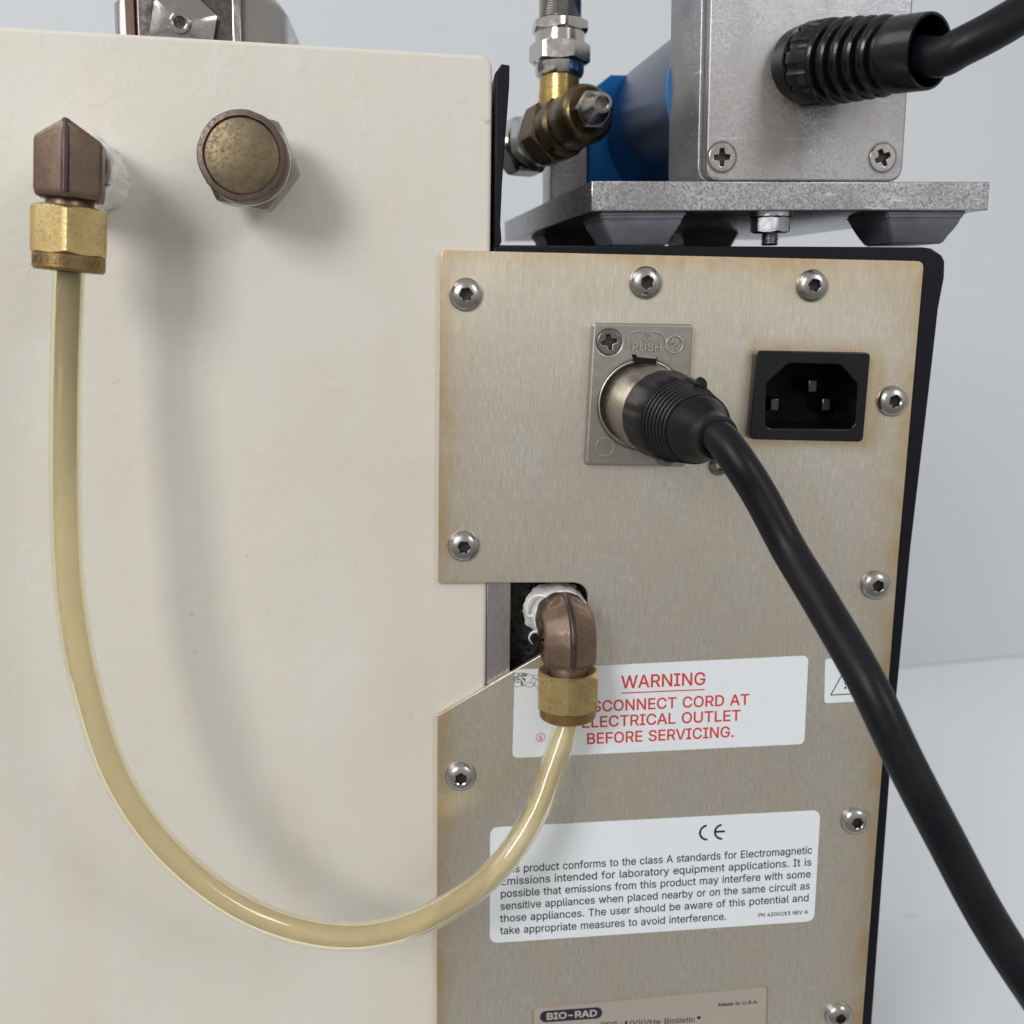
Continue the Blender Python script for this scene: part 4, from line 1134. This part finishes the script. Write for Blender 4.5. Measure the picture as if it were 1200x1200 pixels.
bolt = obj('bolt_nut', hexnut(4.0, 1.0, 4.6, 2.0, lframe((bx, 6, 0), (0, 0, -1), ex), rot=0, ch=.5), M_BOLT, unit, smooth=28)
obj('washer', lathe([(2, 0), (5.0, 0), (5.0, .95), (2, .95)], 48, lframe((bx, 6, 0), (0, 0, -1), ex), rfun=lambda t, r, z, i: (r, z + (.12 * math.sin(t * 18) if z > .5 else 0))), M_BOLT, unit)
prof = [(0, 7.4), (1.6, 7.4)]
for k in range(7): prof += [(2.05, 7.1 - k * .5), (1.65, 6.85 - k * .5)]
obj('bolt_thread', lathe(prof, 32, lframe((bx, 6, 0), (0, 0, -1), ex)), M_BOLT, unit, smooth=20)

# --- enclosure
BY = 1.2
xl = LP(829, 150, BY)[0]; xr = LP(1063, 120, BY)[0]; zt = tpl + 62
zb = tpl + .05
en = thing('cast_enclosure', UM @ Vector(((xl + xr) / 2, 12, tpl)), 'grey cast aluminium box with cross-head screws standing on the mounting plate', 'enclosure')
lh = [LP(846, 184.5, BY), LP(1034, 185, BY)]
lid = rounded([(xl, zb + .1), (xr, zb + .1), (xr, zt), (xl, zt)], 3.6, 8)
obj('lid', lcurve([lid] + [circle(x, z, 3.05, 48) for x, z in lh], BY, BY + 3.2, bevel=.5, segs=3), M_ALU, en)
xl2 = xl - .9
body = rounded([(xl2, zb), (xr + .3, zb), (xr + .3, zt), (xl2, zt)], 4.2, 8)
obj('body', lcurve([body], BY + 3.5, BY + 26, bevel=.3), M_ALU, en)
obj('seam', lcurve([rounded([(xl2 + .6, zb + .7), (xr - .3, zb + .7), (xr - .3, zt - .7), (xl2 + .6, zt - .7)], 3.6, 8)], BY + 3, BY + 3.6), M_SCREWD, en)
for (px, py, rt) in ((846, 184.5, 2), (1034, 185, 25)):
    x, z = LP(px, py, BY)
    r = 3.15; w_ = r * .20; l_ = r * .60; t = math.radians(rt)
    cr_ = [(l_, w_ * .7), (w_, w_), (w_ * .7, l_), (-w_ * .7, l_), (-w_, w_), (-l_, w_ * .7), (-l_, -w_ * .7), (-w_, -w_), (-w_ * .7, -l_), (w_ * .7, -l_), (w_, -w_), (l_, -w_ * .7)]
    cr_ = [(x + a * math.cos(t) - b * math.sin(t), z + a * math.sin(t) + b * math.cos(t)) for a, b in cr_]
    sc_ = obj('screw', lcurve([circle(x, z, r, 48), cr_], BY - .25, BY + 1.3, bevel=.2), M_SCREW, en)
    obj('recess', lcurve([circle(x, z, r * .8, 24)], BY + .9, BY + 1.35), M_RECESS, sc_)
    obj('countersink', lcurve([circle(x, z, r + .45, 48), circle(x, z, r + .02, 48)], BY - .02, BY + .3), M_SCREWD, sc_)

# --- motor
mc_y = BY + 26
mcx, mcz = LP(893, 108, mc_y); 
rm = mcz - tpl - .3
mo = thing('motor', UM @ Vector((mcx, mc_y + 40, tpl)), 'dark blue anodised motor cylinder behind the grey cast box', 'motor')
F = lframe((mcx, mc_y, mcz), (0, 1, 0))
obj('casing', lathe([(rm * .6, -.2), (rm - .8, -.2), (rm, .5), (rm, 68), (rm - .8, 69), (0, 69)], 96, F), M_BLUE, mo)
obj('end_ring', lathe([(rm - 2, -.1), (rm + .7, -.1), (rm + .7, 1.1), (rm - 2, 1.2)], 96, F), M_BLUE2, mo)
fy = mc_y + 64
f0 = LP(716, 87.5, fy); f1 = LP(690, 108, fy); f2 = LP(692, 205, fy)
q = [f0, (mcx + 30, f0[1]), (mcx + 30, tpl + .1), (f1[0], tpl + .1), f1]
obj('end_flange', lcurve([q], fy, fy + 8, bevel=.4), M_BLUE2, mo)
# --- silver bracket behind the valve
by = 88
b0 = LP(645, 150, by); b1 = LP(689, 150, by)
br = thing('bracket', UM @ Vector(((b0[0] + b1[0]) / 2, by + 5, tpl)), 'small silver bracket block standing behind the brass valve', 'bracket')
obj('block', lcurve([[(b0[0], tpl - 2), (b1[0], tpl - 2), (b1[0], LP(680, 120, by)[1]), (b0[0], LP(680, 120, by)[1])]], by, by + 14, bevel=.5), M_ALUPL, br)

# --- boot gland and motor cord
g0x, g0z = LP(946, 76, BY)
G0 = UM @ Vector((g0x, BY, g0z)); G1 = P(1090, 60, 27)
gx = (G1 - G0).normalized(); GL = (G1 - G0).length
mcord = thing('black_cable', G0, 'black cable leaving a ribbed boot on the cast box towards the upper right', 'cable')
F = frame(G0, gx, (0, 0, 1))


def nutf(t, r, z, i):
    return r - (.45 if (math.cos(t * 12) < -.55 and 1 <= i <= 4) else 0), z


Fn = frame(G0, (-ey * .6 + gx * .6), (0, 0, 1))
obj('gland_base', lathe([(0, -3), (8.3, -3), (8.5, 1.5), (8.5, 2.5), (7.5, 2.8)], 64, Fn), M_BOOT, mcord)
obj('gland_nut', lathe([(7, 1.5), (8.8, 1.6), (9.0, 2.2), (9.0, 6.3), (8.7, 7), (7.5, 7.2)], 96, F, rfun=nutf), M_BOOT, mcord)
prof = [(7.4, 6.8), (8.9, 7.0)]
z = 7.0; pitch = (GL - 8 - 7) / 5.0; r = 8.85
for k in range(5):
    r2 = r - .22
    prof += [(r, z), (r + .05, z + .6), (r - .25, z + 1.15), (r2 - 1.25, z + 1.6), (r2 - 1.35, z + pitch - .5), (r2 - .6, z + pitch - .12)]
    z += pitch; r = r2
prof += [(r - .3, z), (7.5, z + .6), (7.35, GL - .5), (7.2, GL), (6.7, GL + .05), (6.5, GL - .4), (6.3, GL - 14), (0, GL - 14)]
obj('ribbed_boot', lathe(prof, 80, F), M_BOOT, mcord, smooth=30)
pc_ = [G1 - gx * 12 + ex * -1, G1 - gx * 4.5 - ez * .3, P(1103, 67, 31), P(1126, 55.5, 34), P(1160, 38, 36), P(1200, 14, 37), P(1250, -22, 37), P(1310, -70, 36)]
obj('cord', sweep(catmull(pc_, 10), 3.75, 36), M_RUBBER, mcord, smooth=60)

# ================================================================== VALVE
V1 = P(692, 131, -42); V0 = P(607, 176, -80); va = (V1 - V0).normalized(); VL = (V1 - V0).length
vv = thing('brass_valve', P(655, 140, -60), 'brass and chrome tee valve with a vertical threaded pipe behind the housing', 'valve')
F = frame(V0, va, (0, 0, 1))
obj('hose_nut', hexnut(7.6, 0, 7.5, 2, F, ch=.7), M_CHROME, vv, smooth=28)
obj('lock_nut', hexnut(7.4, 9.5, 14.5, 2, F @ Matrix.Rotation(.5, 4, 'Z'), ch=.6), M_CHROME, vv, smooth=28)
obj('spacer', lathe([(2, 7), (6, 7), (6, 10), (2, 10)], 40, F), M_BRASSD, vv)
M_DARKB = aged_brass('dark_valve_brass', (.11, .08, .04), (.15, .105, .055), (.045, .04, .035), .3, .4)
obj('body', lathe([(3, 14), (7.2, 14), (7.8, 15), (7.8, VL - 12), (6.9, VL - 11), (6.9, VL - 9.5), (4, VL - 9.5)], 64, F), M_DARKB, vv)
obj('collar', lathe([(4, VL - 10), (7.0, VL - 9.8), (7.5, VL - 9), (7.6, VL - 1.8), (7.2, VL - .6), (6.4, VL), (0, VL + .2)], 64, F), M_DARKB, vv)
obj('wrench_flats', hexnut(7.9, VL * .42, VL * .60, 3, F @ Matrix.Rotation(.3, 4, 'Z'), ch=.5), M_DARKB, vv, smooth=28)
obj('groove_ring', lathe([(5, 15), (8.1, 15.2), (8.2, 16), (8.1, 17.2), (5, 17.4)], 56, F), M_BOLT, vv)
N0 = V1; N1 = P(706, 120.5, -21); F3 = frame(N0, (N1 - N0), (0, 0, 1)); NL = (N1 - N0).length
obj('nozzle_hexagon', hexnut(4.3, -.5, NL * .34, 1, F3, ch=.6), M_DCHROME, vv, smooth=28)
obj('nozzle', lathe([(4.1, NL * .3), (3.3, NL * .55), (2.3, NL), (1.7, NL + .1), (1.3, NL - .2), (1.2, NL - 5), (0, NL - 5)], 40, F3), M_DCHROME, vv)
vb = P(655, 140, -57); up = Vector((0, 0, 1)); tp_ = P(657, -30, -57)
F = frame(vb, Vector((tp_ - vb)).normalized())
def VZ(py): return (P(656, py, -57) - vb).length
k_ = .0
obj('brass_neck', lathe([(5.9, -2), (5.6, VZ(112)), (5.4, VZ(105)), (5.4, VZ(84))], 48, F), aged_brass('polished_brass', (.42, .29, .10), (.50, .35, .13), (.16, .10, .04), .25, .3), vv)
obj('chrome_collar', lathe([(5.2, VZ(91)), (6.2, VZ(90)), (6.6, VZ(86)), (6.7, VZ(72)), (5, VZ(71))], 48, F), M_CHROME, vv)
obj('union_nut', hexnut(7.3, VZ(76), VZ(52), 4, F @ Matrix.Rotation(.35, 4, 'Z'), ch=.5), M_CHROME, vv, smooth=28)
obj('union_sleeve', lathe([(6, VZ(55)), (6.7, VZ(54)), (6.7, VZ(37)), (5, VZ(36))], 48, F), M_CHROME, vv)
obj('jam_nut', hexnut(7.1, VZ(40), VZ(25.5), 4, F @ Matrix.Rotation(.02, 4, 'Z'), ch=.5), M_CHROME, vv, smooth=28)
prof = []; z = VZ(27)
while z < VZ(-40):
    prof += [(5.75, z), (5.4, z + .3)]; z += .62
obj('threaded_pipe', lathe(prof, 48, F), M_CHROME, vv, smooth=15)

# ================================================================== STEEL CLAMP ON THE CABINET TOP
H = -45.0
kx0, kz0 = xz(130, 70, H); kx1, _ = xz(334, 70, H); kb = xz(230, 60, H)[1] - 8; ktop = xz(230, -25, H)[1]
kn = thing('steel_chamber', ((kx0 + kx1) / 2, 45, kb), 'polished steel chamber collar with a hexagon socket on top of the cream cabinet', 'collar')
R = 20.0
# rounded left and right ends, flat front block between
xm0 = xz(165, 40, H)[0]; xm1 = xz(286, 40, H)[0]
bm = bmesh.new()
secp = []
for k in range(13): t = math.pi / 2 * k / 12; secp.append((kx1 - 9 + 9 * math.sin(t), 54 - 9 * math.cos(t)))
secp += [(kx1, 110), (kx0, 110)]
for k in range(13): t = math.pi / 2 * k / 12; secp.append((kx0 + 6 - 6 * math.cos(t), 51 - 6 * math.sin(t)))
bot = [bm.verts.new((x, y, kb)) for x, y in secp]
m1 = [bm.verts.new((x, y, xz(300, 6, H)[1])) for x, y in secp]
cxm = (kx0 + kx1) / 2
m2 = [bm.verts.new((cxm + (x - cxm) * .93, y + (2 if y < 80 else 0), xz(300, -6, H)[1])) for x, y in secp]
m3 = [bm.verts.new((cxm + (x - cxm) * .8, y + (3 if y < 80 else 0), ktop)) for x, y in secp]
for a, b in ((bot, m1), (m1, m2), (m2, m3)):
    for k in range(len(a)): bm.faces.new((a[k], a[(k + 1) % len(a)], b[(k + 1) % len(a)], b[k]))
bm.faces.new(bot[::-1]); bm.faces.new(m3)
obj('body', bm, M_STEELP, kn, smooth=50)
obj('front_block', curve_mesh([[(xm0, kb), (xm1, kb), (xm1, ktop), (xm0, ktop)]], H - 4, H + 4, bevel=.6, segs=3), M_STEELD if 'M_STEELD' in globals() else simple('dark_polished_steel', (.11, .095, .095), .16, .95, bumpscale=250, bumpd=.05, var=.3), kn)
obj('brown_edge_plate', curve_mesh([[(xz(150, 40, H)[0], kb), (xz(161, 40, H)[0], kb), (xz(161, 40, H)[0], ktop), (xz(150, 40, H)[0], ktop)]], H - 2, H + 2, bevel=.2), M_RUST, kn)
obj('polished_edge', curve_mesh([[(xz(275, 40, H)[0], kb), (xz(286, 40, H)[0], kb), (xz(286, 40, H)[0], ktop), (xz(275, 40, H)[0], ktop)]], H - 2, H + 4.3, bevel=.5, segs=3), M_STEELP, kn)
bc = P(216, 33, H + 4)
F = frame(bc, (0, -1, 0))
def hf(t, r, z, i):
    return (hexr(t + .2, r) if i < 3 else r), z
obj('boss', lathe([(8.2, -.5), (7.6, 1.6), (5.0, 3.0), (2.6, 3.8), (2.5, 5.2), (2.0, 5.5), (1.5, 5.2), (1.4, 1), (0, 1)], 72, F, rfun=hf), M_STEELP, kn, smooth=30)
